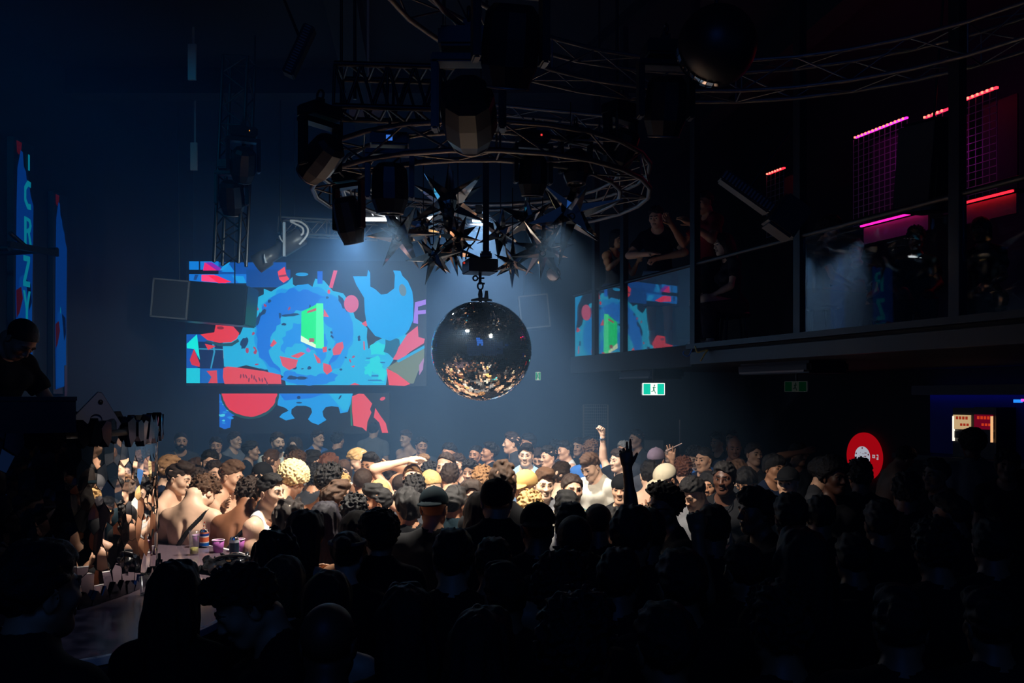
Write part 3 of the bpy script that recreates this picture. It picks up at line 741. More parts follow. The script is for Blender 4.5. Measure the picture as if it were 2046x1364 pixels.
# ---------------------------------------------------------------- video screens
SY = 15.0
class Picture:
    """flat coloured shapes lying on a screen: each later shape a hair in front of the one before"""
    def __init__(s, to3d, nrm): s.k = MB(); s.mats = []; s.ix = {}; s.to3d, s.n, s.layer, s.gain = to3d, Vector(nrm), 0, 1.45 if nrm[1] else .9
    def mi(s, col, st):
        key = (col, st)
        if key not in s.ix:
            s.ix[key] = len(s.mats); s.mats.append(emit('video_%d_%d_%d' % col, srgb(*col), st * s.gain))
        return s.ix[key]
    def poly(s, pts, col, st=1.):
        s.layer += 1; s.k.add([s.to3d(x, y) + s.n * (.004 + .0007 * s.layer) for x, y in pts], [tuple(range(len(pts)))], s.mi(col, st))
    def ellipse(s, cx, cyy, rx, ry, col, st=1., n=28, a0=0, a1=6.2832, wob=0, seed=0, rot=0):
        r = random.Random(seed); pts = []
        for i in range(n):
            a = a0 + (a1 - a0) * i / (n if a1 - a0 > 6.28 else n - 1); w = 1 + r.uniform(-wob, wob)
            x, y = rx * w * math.cos(a), ry * w * math.sin(a)
            pts.append((cx + x * math.cos(rot) - y * math.sin(rot), cyy + x * math.sin(rot) + y * math.cos(rot)))
        s.poly(pts, col, st)
    def rect(s, x0, y0, x1, y1, col, st=1.): s.poly([(x0, y0), (x1, y0), (x1, y1), (x0, y1)], col, st)
def zs(x, y): return P(340 + x / 3.409, 480 + y / 3.409, SY)
M['screen_off'] = mat('unlit_screen', (.012, .014, .018), .5)
def screen(name, label, px0, py0, px1, py1):
    a, b = P(px0, py1, SY), P(px1, py0, SY)
    t = thing(name, label, 'screen', ((a.x + b.x) / 2, SY, a.z))
    k = MB(); k.box((0, .06, (b.z - a.z) / 2), (b.x - a.x, .12, b.z - a.z)); k.build('panel', 'screen_off', t)
    k = MB()
    for sx in (-.35, .35):
        for sz in (.25, .75): k.box(((b.x - a.x) * sx, .85, (b.z - a.z) * sz), (.06, 1.49, .06))
    k.build('wall_bracket', 'black_metal', t)
    return t
def put_picture(pic, t, name='video_picture'):
    o = pic.k.build(name, pic.mats, t); o.location = -Vector(t.location); return o
BLUE, DEEP, CYAN, SKY = (12, 140, 235), (8, 105, 225), (25, 165, 232), (0, 150, 240)
RED, DRED, PINK = (205, 48, 60), (190, 40, 62), (196, 78, 112)
up = screen('video_screen', 'large upper video screen showing blue splashes and watermelon slices', 372, 521, 852, 771)
p = Picture(zs, (0, -1, 0))
p.rect(130, 143, 330, 200, (10, 120, 235)); p.rect(330, 150, 790, 290, (6, 70, 170)); p.rect(130, 230, 520, 292, (12, 110, 230)); p.rect(520, 200, 820, 320, (5, 62, 150))
p.rect(196, 143, 206, 200, (5, 20, 60)); p.poly([(235, 150), (330, 205), (225, 206)], (215, 30, 120)); p.poly([(240, 150), (285, 150), (370, 205), (320, 206)], (120, 30, 190))
p.poly([(380, 150), (410, 150), (375, 205), (340, 205)], (20, 150, 245)); p.poly([(405, 165), (440, 215), (350, 215)], (15, 135, 240))
p.poly([(215, 235), (300, 235), (390, 285), (380, 292), (215, 278)], (235, 60, 130)); p.poly([(260, 240), (320, 240), (420, 285), (330, 292)], (240, 25, 75)); p.poly([(170, 235), (195, 235), (180, 270), (160, 270)], (20, 60, 140))
p.poly([(420, 240), (470, 292), (520, 292), (500, 245)], (18, 150, 245))
p.rect(113, 640, 380, 972, (8, 78, 185)); p.rect(190, 690, 420, 872, (10, 34, 84)); p.poly([(115, 705), (185, 640), (205, 815), (165, 740), (116, 735)], (10, 225, 240)); p.rect(113, 870, 205, 972, (20, 190, 235)); p.rect(215, 880, 330, 972, (12, 92, 190))
p.poly([(165, 738), (205, 840), (203, 862), (150, 848), (136, 815)], DRED); p.poly([(285, 690), (300, 690), (310, 760), (285, 872), (275, 872), (298, 760)], (40, 140, 200)); p.poly([(200, 735), (370, 740), (370, 748), (200, 743)], (40, 140, 200))
p.poly([(360, 705), (385, 745), (400, 800), (365, 805)], (190, 160, 130)); p.poly([(250, 890), (320, 885), (325, 972), (262, 972), (285, 930)], (190, 60, 80))
splash = [(530, 350), (575, 400), (640, 368), (640, 330), (690, 350), (740, 318), (800, 290), (835, 250), (838, 300), (880, 330), (925, 338), (970, 320), (990, 262), (1050, 275), (1080, 310), (1110, 345), (1180, 362), (1215, 410), (1235, 445), (1262, 530), (1310, 560), (1345, 600), (1340, 660), (1352, 740), (1400, 690), (1460, 660), (1620, 640), (1560, 760), (1490, 860), (1470, 985), (790, 985), (775, 880), (640, 880), (520, 850), (440, 870), (370, 860), (360, 700), (480, 640), (500, 590), (488, 560), (505, 500), (520, 440)]
p.poly(splash, CYAN)
p.ellipse(905, 640, 335, 330, BLUE, wob=.05, seed=1, n=60); p.ellipse(880, 640, 300, 300, DEEP, wob=.06, seed=2, n=60); p.ellipse(1120, 560, 120, 190, (15, 130, 235), wob=.05, seed=3, rot=-.35)
p.ellipse(905, 720, 220, 235, CYAN, wob=.08, seed=4, n=50); p.ellipse(915, 720, 150, 165, (12, 132, 238), wob=.1, seed=5, n=40); p.ellipse(880, 820, 120, 110, CYAN, wob=.16, seed=6); p.ellipse(950, 930, 190, 60, (12, 120, 232), wob=.1, seed=7); p.ellipse(960, 880, 130, 40, CYAN, wob=.2, seed=8)
_r = random.Random(11)
for i in range(34):
    a = _r.uniform(0, 6.28); q = _r.choice([(205, 215), (330, 330), (390, 300)]); x, y = 900 + q[0] * math.cos(a), 660 + q[1] * math.sin(a)
    if 300 < y < 960 and x < 1330: p.ellipse(x, y, _r.uniform(5, 20), _r.uniform(5, 14), (10, 50, 110) if i % 3 else (150, 50, 90), n=9, wob=.3, seed=i, rot=_r.uniform(0, 3))
for x, y, rx, ry, ro in [(605, 540, 14, 48, .3), (640, 490, 30, 14, -.8), (830, 510, 60, 9, -.1), (780, 572, 16, 9, 0), (510, 700, 22, 40, .3), (840, 935, 36, 14, 0), (900, 938, 40, 10, 0), (1180, 430, 16, 60, -.5)]: p.ellipse(x, y, rx, ry, (14, 44, 92), n=14, wob=.25, seed=int(x), rot=ro)
for i in range(12): p.rect(1330 + _r.uniform(0, 60), 800 + i * 15, 1400 + _r.uniform(0, 70), 806 + i * 15, (20, 190, 225) if i % 2 else (10, 60, 140))
for x, y, rx, ry in [(1420, 740, 60, 50), (1400, 850, 45, 60), (1445, 910, 30, 50), (1360, 880, 30, 40)]: p.ellipse(x, y, rx, ry, (22, 198, 226), n=16, wob=.3, seed=int(y))
p.ellipse(1520, 730, 60, 70, (12, 90, 130), n=16, wob=.2, seed=3)
# the drip of blue at the top of the picture's far end
p.poly([(1250, 248), (1345, 248), (1353, 203), (1366, 225), (1368, 318), (1400, 335), (1440, 372), (1480, 368), (1530, 330), (1534, 240), (1522, 208), (1572, 212), (1585, 245), (1622, 282), (1652, 350), (1660, 420), (1658, 545), (1630, 610), (1600, 645), (1500, 686), (1400, 652), (1345, 582), (1330, 490), (1326, 395), (1272, 305)], SKY)
p.ellipse(1587, 342, 24, 42, (88, 118, 140), n=18, rot=-.2)
p.poly([(320, 572), (415, 566), (440, 590), (480, 635), (462, 672), (425, 695), (345, 700), (262, 680), (215, 642), (310, 628)], RED); p.poly([(345, 704), (425, 700), (470, 672), (480, 690), (430, 722), (340, 722), (250, 690), (262, 684)], (24, 70, 90)); p.ellipse(350, 598, 22, 12, (120, 30, 40), n=10, wob=.3)
p.poly([(245, 705), (320, 722), (268, 748)], RED)
p.poly([(372, 870), (400, 860), (480, 868), (640, 890), (760, 916), (765, 978), (380, 978), (368, 930)], (200, 62, 74))
for i in range(11): p.ellipse(490 + i * 18 + _r.uniform(-5, 5), 890 + i * 5 + _r.uniform(0, 45), 5, 16, (110, 30, 52), n=9, rot=_r.uniform(-.5, .2))
p.poly([(740, 218), (788, 184), (800, 240), (820, 268), (780, 294), (752, 270)], (215, 62, 80)); p.poly([(748, 244), (800, 236), (802, 248), (752, 256)], (120, 34, 60))
p.poly([(1120, 208), (1146, 210), (1112, 330), (1088, 324)], (200, 60, 100)); p.rect(1010, 215, 1045, 300, (10, 90, 220)); p.ellipse(905, 236, 44, 12, (20, 140, 220), n=14)
p.ellipse(1240, 436, 50, 60, (190, 84, 128), n=20); p.poly([(1055, 470), (1090, 525), (1052, 522)], (205, 90, 110)); p.ellipse(1088, 354, 10, 15, RED, n=9)
p.poly([(1520, 812), (1545, 770), (1560, 730), (1620, 640), (1690, 585), (1695, 660), (1738, 672), (1732, 702), (1640, 760), (1570, 818)], PINK)
p.poly([(1480, 868), (1560, 820), (1735, 732), (1733, 830), (1690, 900), (1662, 975), (1640, 975)], (96, 112, 92)); p.poly([(1478, 872), (1550, 910), (1640, 978), (1600, 992), (1495, 986)], (205, 58, 70)); p.poly([(1700, 850), (1733, 800), (1725, 880), (1700, 920)], (150, 110, 170)); p.poly([(1545, 822), (1735, 716), (1737, 736), (1560, 834)], (20, 150, 215))
p.poly([(1672, 425), (1745, 406), (1745, 440), (1692, 456), (1692, 482), (1745, 476), (1745, 502), (1692, 508), (1692, 572), (1660, 565)], (140, 110, 232))
p.poly([(903, 490), (1003, 440), (1003, 735), (900, 655)], (4, 226, 128)); p.poly([(1003, 433), (1050, 433), (1055, 740), (1000, 735)], (70, 246, 170)); p.poly([(900, 650), (1000, 712), (1000, 735), (898, 690)], (205, 250, 225)); p.poly([(945, 485), (1003, 464), (1003, 482), (940, 500)], (170, 70, 70)); p.rect(955, 668, 990, 694, (150, 80, 90))
for q in [[(690, 720), (715, 676), (738, 700), (705, 728)], [(755, 790), (830, 805), (880, 815), (865, 865), (820, 885), (775, 855)], [(1050, 836), (1100, 850), (1112, 890), (1075, 916), (1052, 890)], [(1112, 745), (1140, 705), (1182, 692), (1190, 730), (1165, 778), (1120, 785)], [(1045, 730), (1075, 725), (1076, 760), (1050, 765)], [(985, 770), (1030, 810), (1034, 838), (1012, 836)], [(830, 790), (900, 762), (930, 770), (880, 805)], [(1310, 570), (1340, 550), (1350, 585), (1335, 590)], [(1240, 860), (1265, 852), (1258, 868)], [(1322, 690), (1330, 690), (1334, 750), (1324, 745)], [(1230, 985), (1265, 970), (1300, 985)]]: p.poly(q, (196, 68, 84))
p.ellipse(948, 750, 14, 16, (140, 100, 220), n=8, wob=.4)
put_picture(p, up)
lowr = screen('video_screen', 'smaller lower video screen with half a watermelon above the crowd', 437, 785, 778, 866)
p = Picture(zs, (0, -1, 0))
p.poly([(335, 1042), (370, 1080), (420, 1130), (470, 1180), (420, 1200), (410, 1275), (370, 1285), (336, 1270)], (10, 92, 215))
for i in range(9): p.ellipse(360 + _r.uniform(-15, 60), 1100 + i * 18, _r.uniform(10, 26), _r.uniform(5, 10), (60, 190, 240) if i % 2 else (20, 130, 235), n=9, wob=.4, seed=i)
p.poly([(740, 1043), (1245, 1043), (1232, 1110), (1210, 1168), (1160, 1178), (1148, 1135), (1100, 1128), (1060, 1136), (1038, 1165), (1045, 1200), (1066, 1222), (1010, 1256), (965, 1240), (940, 1218), (968, 1170), (960, 1140), (925, 1126), (860, 1126), (828, 1150), (826, 1180), (850, 1212), (790, 1226), (745, 1203), (765, 1180), (808, 1160), (785, 1140), (732, 1122)], BLUE)
p.poly([(745, 1044), (1050, 1044), (960, 1075), (780, 1090)], DEEP); p.poly([(1080, 1044), (1240, 1044), (1215, 1150), (1180, 1165), (1120, 1090)], CYAN); p.ellipse(877, 1070, 13, 11, (10, 40, 100), n=10); p.ellipse(1158, 1068, 6, 18, (10, 40, 100), n=8, rot=.6); p.ellipse(880, 1105, 22, 6, (10, 40, 90), n=8)
p.ellipse(545, 1044, 200, 172, (18, 62, 66), a0=.0, a1=3.1416, n=24); p.ellipse(542, 1043, 186, 156, (200, 42, 62), a0=.0, a1=3.1416, n=34, wob=.02, seed=2)
p.poly([(1240, 1062), (1285, 1044), (1320, 1046), (1350, 1080), (1377, 1112), (1362, 1150), (1372, 1172), (1345, 1235), (1338, 1300), (1310, 1275), (1250, 1262), (1240, 1160)], (200, 66, 80)); p.poly([(1398, 1140), (1430, 1190), (1470, 1245), (1486, 1310), (1445, 1310), (1425, 1240), (1388, 1205)], (200, 62, 78)); p.poly([(1240, 1062), (1228, 1130), (1232, 1262), (1243, 1262), (1236, 1160)], (30, 110, 90))
p.ellipse(1448, 1078, 20, 12, (190, 60, 80), n=8, rot=-.4); p.ellipse(872, 1308, 12, 7, (20, 140, 235), n=8) if False else None
put_picture(p, lowr)

# tall screens on the side wall, seen almost edge on
WX = -6.19
def tall_screen(label, y0, y1, z0, z1, letters):
    t = thing('banner_screen', label, 'screen', (WX, (y0 + y1) / 2, z0), group='tall wall screens')
    k = MB(); k.box((.04, 0, (z1 - z0) / 2), (.08, y1 - y0 + .06, z1 - z0 + .06)); k.build('panel', 'screen_off', t)
    W = y1 - y0
    # u: 0 at the near edge .. 1 at the far edge as the photo shows it, v: 0 top .. 1 bottom
    p = Picture(lambda u, v: Vector((WX + .082, y0 + u * W, z1 - v * (z1 - z0))), (1, 0, 0))
    p.poly([(.05, 0), (.35, 0), (.32, .03), (.2, .06), (.08, .05)], (70, 10, 18), .7)
    p.poly([(.28, .035), (.4, .04), (.45, .1), (.7, .14), (.85, .22), (1, .26), (.95, .6), (.9, .97), (.05, .99), (.0, .7), (.05, .3), (.1, .12)], (6, 60, 150), .62)
    p.poly([(.2, .6), (.5, .58), (.9, .66), (.95, .97), (.1, .98)], (8, 74, 168), .62); p.poly([(.02, .66), (.3, .64), (.4, .69), (.2, .76), (.05, .78)], (60, 10, 22), .7); p.poly([(.5, .07), (.62, .1), (.8, .17), (.85, .2), (.6, .15)], (4, 16, 40), .6); p.poly([(.55, .6), (.85, .62), (.9, .7), (.75, .74)], (4, 20, 60), .6)
    GL = {'I': [[(.4, 0), (.62, 0), (.62, 1), (.4, 1)]], 'C': [[(.95, .02), (.95, .22), (.6, .2), (.35, .35), (.35, .65), (.6, .8), (.95, .78), (.95, .98), (.5, 1), (.08, .75), (.08, .25), (.5, 0)]],
          'R': [[(.1, 0), (.38, 0), (.38, 1), (.1, 1)], [(.38, 0), (.8, .04), (.95, .25), (.8, .5), (.38, .56), (.38, .42), (.62, .36), (.68, .25), (.6, .15), (.38, .13)], [(.5, .52), (.72, .5), (1, 1), (.72, 1)]],
          'Z': [[(.08, 0), (.95, 0), (.95, .18), (.42, .82), (.95, .82), (.95, 1), (.05, 1), (.05, .82), (.58, .18), (.08, .18)]], 'Y': [[(.02, 0), (.3, 0), (.5, .36), (.7, 0), (.98, 0), (.64, .56), (.64, 1), (.36, 1), (.36, .56)]]}
    for ch, v0, v1, u0, u1 in letters:
        for g in GL[ch]: p.poly([(u0 + (u1 - u0) * x, v0 + (v1 - v0) * y) for x, y in g], (10, 135, 170), .75)
    o = p.k.build('video_picture', p.mats, t); o.location = -Vector(t.location)
    return t
def wy(px): return WX * FPX / (px - 1023)
def wz(py, Y): return EYE - (py - HORIZON) / FPX * Y
y0, y1 = wy(17), wy(53); zt, zb = wz(288, (y0 + y1) / 2), wz(735, (y0 + y1) / 2)
vv = lambda py: (py - 288) / (735 - 288)
tall_screen('tall narrow blue wall screen with stacked letters C R Z Y', y0, y1, zb, zt, [('I', vv(305), vv(337), .5, .95), ('C', vv(358), vv(416), .42, .86), ('R', vv(432), vv(490), .4, .9), ('Z', vv(510), vv(572), .36, .8), ('Y', vv(580), vv(645), .36, .82)])
y0, y1 = wy(97), wy(121)
tall_screen('plain tall blue wall screen farther along than the lettered one', y0, y1, wz(782, (y0 + y1) / 2), wz(392, (y0 + y1) / 2), [('I', .57, .6, .3, .55)])
a, b = P(18, 496, 9.2), P(114, 499, 9.8)
k = MB(); k.box((a + b) / 2, ((b - a).length, .05, .07), rz(math.atan2(b.y - a.y, b.x - a.x))); k.tube([P(20, 465, 9.2), P(52, 493, 9.4)], .025); k.tube([a, Vector((-6.19, a.y, a.z))], .03); k.tube([b, Vector((-6.19, b.y + .3, b.z))], .03)
tag(k.build('scaffold_bar', 'black_metal'), 'black scaffold bar crossing in front of the tall wall screens', 'bar')
M['led_red'] = emit('red_led', (1, .02, .03), 5); M['led_magenta'] = emit('magenta_led', (.9, .03, .55), 3)
rl = thing('red_light_strip', 'small red light fitting beside the plain tall screen above the DJ', 'lamp', P(118, 760, 11.6))
for i, (py, m) in enumerate(((737, 'led_red'), (767, 'led_magenta'), (758, 'led_magenta'))):
    k = MB(); k.box((0, 0, (760 - py) / FPX * 11.6), (.1, .02, .014)); k.build('led_bar', m, rl)
k = MB(); k.box((0, .06, 0), (.12, .06, .42)); k.build('housing', 'black_plastic', rl)
# ---------------------------------------------------------------- mirror ball
BALL = P(962, 700, 7.2); BRAD = .424
mb = thing('mirror_ball', 'big mirror ball hanging over the dance floor', 'mirror ball', BALL)
M['facet'] = mat('ball_facet', (.8, .78, .76), .02, 1.); M['ball_gap'] = mat('ball_grout', (.02, .02, .022), .5)
k = MB(); k.lathe([(BRAD * .985 * math.sin(math.pi * i / 40), -BRAD * .985 * math.cos(math.pi * i / 40)) for i in range(41)], n=64); k.build('core', 'ball_gap', mb)
k = MB(); rn = random.Random(8); rows = 82
for i in range(1, rows - 1):
    a0, a1 = math.pi * (i + .05) / rows, math.pi * (i + .95) / rows; am = (a0 + a1) / 2; n = max(6, int(2 * math.pi * math.sin(am) / (math.pi / rows)))
    for j in range(n):
        b0, b1 = 2 * math.pi * (j + .04) / n, 2 * math.pi * (j + .96) / n; bm_ = (b0 + b1) / 2
        c = Vector((math.sin(am) * math.cos(bm_), math.sin(am) * math.sin(bm_), math.cos(am))); nn = (c + Vector((rn.gauss(0, .012), rn.gauss(0, .012), rn.gauss(0, .012)))).normalized()
        pts = []
        for aa, bb in ((a0, b0), (a1, b0), (a1, b1), (a0, b1)):
            q = Vector((math.sin(aa) * math.cos(bb), math.sin(aa) * math.sin(bb), math.cos(aa))) * BRAD
            pts.append(q - nn * ((q - c * BRAD).dot(nn)))
        k.add(pts, [(0, 1, 2, 3)])
k.build('mirror_facet_mosaic', 'facet', mb)
k = MB(); k.lathe([(0, BRAD - .012), (.09, BRAD - .015), (.09, BRAD + .004), (.03, BRAD + .02), (0, BRAD + .02)], n=24); k.build('top_plate', 'black_metal', mb)
k = MB(); k.tube([(.04, 0, BRAD), (.043, 0, BRAD + .08)], .02, radii=[.022, .012]); k.build('safety_eye', 'black_metal', mb)
def torus_pts(c, r, ax='y', n=20, sx=1., sz=1.):
    return [Vector(c) + Vector((r * sx * math.cos(6.2832 * i / n), 0, r * sz * math.sin(6.2832 * i / n))) if ax == 'y' else Vector(c) + Vector((0, r * sx * math.cos(6.2832 * i / n), r * sz * math.sin(6.2832 * i / n))) for i in range(n)]
topz = BALL.z + BRAD
ch = thing('shackle_chain', 'black shackles and turnbuckle holding the mirror ball', 'chain', (BALL.x, BALL.y, topz)); ch.scale = (.8, .8, .8)
k = MB(); k.tube([(-.01, 0, .0), (-.012, 0, .06), (-.012, 0, .115)], .02, radii=[.018, .026, .014]); k.build('turnbuckle', 'black_metal', ch)
k = MB(); k.tube(torus_pts((-.012, 0, .15), .028, sz=1.35), .009, closed=True); k.tube([(-.03, 0, .175), (.035, 0, .175)], .01); k.build('shackle', 'black_metal', ch)
k = MB(); k.tube([(-.015, 0, .18), (-.015, 0, .285)], .016); k.build('threaded_rod', 'black_metal', ch)
k = MB(); k.tube(torus_pts((-.065, 0, .232), .024), .009, closed=True); k.tube([(-.045, 0, .232), (.03, 0, .232)], .009); k.build('eye_bolt', 'black_metal', ch)
a = P(959, 533, 7.2)
mo = thing('rotator_motor', 'black box motor that turns the mirror ball', 'motor', a)
k = MB(); k.box((0, 0, 0), (.25, .25, .11), rz(.3), bev=.006); k.build('case', 'black_plastic', mo)
k = MB(); k.box((-.125, -.152, .01), (.016, .006, .016), rz(.3)); k.build('indicator_light', emit('indicator_red', (.8, .05, .03), .5), mo)
k = MB(); k.tube(smooth_path([(-.12, -.02, .06), (-.1, -.05, .14), (-.04, -.02, .22), (.0, 0, .34)], 5), .007); k.build('power_cable', 'black_plastic', mo)
po = thing('hanging_pole', 'black square pole holding the mirror ball motor', 'pole', P(971, 518, 7.2))
k = MB(); k.box((0, 0, .48), (.052, .052, .9)); k.build('tube', 'black_metal', po)
k = MB(); k.tube([(-.05, 0, .03), (.05, 0, .03)], .022); k.tube([(-.04, 0, .055), (.04, 0, .055)], .015); k.build('clamp', 'dull_steel', po)

# ---------------------------------------------------------------- mirrored stars
def star_mesh(k, seed, tips=1., inner=.25, mi=0):
    ph = (1 + 5 ** .5) / 2
    ico = [Vector(v).normalized() for v in [(0, s, t * ph) for s in (-1, 1) for t in (-1, 1)] + [(s, t * ph, 0) for s in (-1, 1) for t in (-1, 1)] + [(s * ph, 0, t) for s in (-1, 1) for t in (-1, 1)]]
    dod = [Vector(v).normalized() for v in [(a, b, c) for a in (-1, 1) for b in (-1, 1) for c in (-1, 1)] + [(0, s / ph, t * ph) for s in (-1, 1) for t in (-1, 1)] + [(s / ph, t * ph, 0) for s in (-1, 1) for t in (-1, 1)] + [(s * ph, 0, t / ph) for s in (-1, 1) for t in (-1, 1)]]
    rn = random.Random(seed)
    for tp in ico:
        near = sorted(range(20), key=lambda i: -dod[i].dot(tp))[:5]
        A = tp.orthogonal().normalized(); B = tp.cross(A)
        near.sort(key=lambda i: math.atan2(dod[i].dot(B), dod[i].dot(A)))
        tip = tp * tips * rn.uniform(.82, 1.12)
        for q in range(5):
            k.add([tip, dod[near[q]] * inner * tips, dod[near[(q + 1) % 5]] * inner * tips], [(0, 1, 2)], mi)
def star(px, py, Y, rpx, rot, label):
    c = P(px, py, Y); r = rpx / FPX * Y
    t = thing('mirror_star', label, 'star', c, rot, 'mirror stars around the ball')
    k = MB(); star_mesh(k, px, r); k.build('star_body', 'star_mirror', t)
    R = Euler(rot).to_matrix().inverted()
    k = MB(); k.tube([R @ Vector((0, 0, r * .3)), R @ Vector((0, 0, r * .3 + .35 + r))], .004); k.build('hanging_wire', 'black_metal', t)
    k = MB(); k.tube([R @ (Vector((0, -r * .36, -r * .15)) + q) for q in torus_pts((0, 0, 0), .022, n=12)], .006, closed=True); k.build('eye_ring', 'black_metal', t)
for s in [(800, 470, 7.05, 77, (.3, .5, .2), 'mirrored spiky star beside the lens of the lowest moving head'),
          (866, 512, 6.75, 56, (.9, .2, .4), 'small mirrored star with warm points hanging lowest beside the ball motor, on the screen side'),
          (897, 405, 7.45, 99, (.1, .9, 1.2), 'large dark mirrored star with one bright upright point above the cluster'),
          (915, 474, 6.95, 52, (1.3, .4, .1), 'dark mirrored star just in front of the bright light bar by the pole'),
          (1024, 526, 6.85, 49, (.5, .1, .9), 'small mirrored star with a blue glint, next to the ball motor towards the balcony'),
          (1084, 500, 6.65, 71, (.2, .3, .5), 'dark mirrored star with an open V of points, beside the oval lamp lens'),
          (1140, 425, 6.45, 99, (.7, .2, .2), 'large dark mirrored star nearest the balcony with a red glint'),
          (1000, 465, 7.75, 56, (.4, 1.1, .3), 'mirrored star half hidden behind the hanging pole'),
          (846, 452, 7.55, 51, (1.0, .6, .8), 'mirrored star with a green glint behind the cluster'),
          (905, 500, 7.25, 59, (.2, .2, 1.0), 'black looking mirrored star low beside the hanging pole'),
          (1058, 440, 7.65, 62, (.8, .9, .2), 'mirrored star behind, under the moving head with the red dot')]: star(*s)

# ---------------------------------------------------------------- trusses
def truss_run(name, label, pts, w, h, rc, rd, m='steel', closed=False, ups=None):
    """a box truss along a path: four chords and zigzag lacing"""
    n = len(pts); t = thing(name, label, 'truss', pts[0]); o = Vector(pts[0]); ch = [[], [], [], []]
    for i, p in enumerate(pts):
        p = Vector(p); d = (Vector(pts[(i + 1) % n if closed else min(i + 1, n - 1)]) - Vector(pts[i - 1 if closed else max(i - 1, 0)])).normalized()
        up = Vector((0, 0, 1)) if abs(d.z) < .9 else Vector((0, 1, 0)); sd = d.cross(up).normalized(); up = sd.cross(d)
        for q, (a, b) in enumerate(((-1, -1), (1, -1), (1, 1), (-1, 1))): ch[q].append(p + sd * a * w / 2 + up * b * h / 2 - o)
    for q in range(4): k = MB(); k.tube(ch[q], rc, closed=closed); k.build('chord', m, t)
    k = MB()
    for i in range(n if closed else n - 1):
        j = (i + 1) % n
        for q in range(4):
            q2 = (q + 1) % 4
            k.tube([ch[q][i], ch[q2][j]] if i % 2 else [ch[q2][i], ch[q][j]], rd, n=6)
        if i % 4 == 0:
            for q in range(4): k.tube([ch[q][i], ch[(q + 1) % 4][i]], rd, n=6)
    k.build('lacing', m, t)
    return t
def circle(c, r, n, tilt=0): return [Vector((c[0] + r * math.cos(6.2832 * i / n), c[1] + r * math.sin(6.2832 * i / n), c[2] + tilt * math.sin(6.2832 * i / n))) for i in range(n)]
RC = (-.25, 7.2, 4.12)
truss_run('ring_truss', 'circular lighting truss above the mirror ball and stars', circle(RC, 1.28, 26), .24, .2, .02, .008, closed=True)
truss_run('ring_truss', 'largest circular truss near the ceiling over the balcony side', circle((1.5, 4.25, 4.7), 2.15, 34), .24, .22, .016, .006, m='dull_steel', closed=True)
truss_run('box_truss', 'straight black box truss with crossed bracing above the smaller ring', [P(676 + i * 26, 184 + i * .8, 6.2) for i in range(10)], .3, .3, .022, .011, m='black_metal')
truss_run('box_truss', 'thin straight truss running across behind the smaller ring', [P(900 + i * 60, 236 + i * 6, 9.2) for i in range(7)], .3, .28, .02, .008, m='dull_steel')
truss_run('box_truss', 'dark vertical truss tower between the lettered wall screen and the video screen', [P(478 - i * 1.5, 120 + i * 34, 10.6) for i in range(13)], .3, .3, .022, .01, m='black_metal')
truss_run('box_truss', 'faint low truss behind the spotlight with looping cables', [P(560 + i * 24, 452 + i * 1.2, 13.6) for i in range(9)], .25, .25, .018, .008, m='dull_steel')
for x, y, z0, lab in ([(-1.3, 6.5, 4.25, 'smaller ring truss')] + [(.8, 6.5, 4.25, 'smaller ring truss'), (-.25, 8.45, 4.25, 'smaller ring truss')] + [(q.x, q.y, q.z, lb) for q, lb in ((P(702, 185, 6.2), 'straight black truss above the smaller ring'), (P(884, 190, 6.2), 'straight black truss above the smaller ring'), (P(960, 242, 9.2), 'thin truss behind the smaller ring'), (P(1200, 266, 9.2), 'thin truss behind the smaller ring'), (P(584, 453, 13.6), 'faint low truss behind the spotlight'), (P(728, 460, 13.6), 'faint low truss behind the spotlight'), (P(478, 120, 10.6), 'dark vertical truss tower'), (P(560, 470, 12.2), 'spotlight with looping pale cables'))]):
    if 'tower' in lab: x += .15; y += .15; z0 -= .2
    y += .14 if 'thin truss' in lab or 'faint' in lab or 'straight' in lab else 0
    k = MB(); k.tube([(x, y, z0), (x, y, CEIL - .02)], .012); tag(k.build('hanging_cable', 'black_metal'), 'thin steel cable from the ceiling to the ' + lab, 'cable', 'hanging cables of the ' + lab)

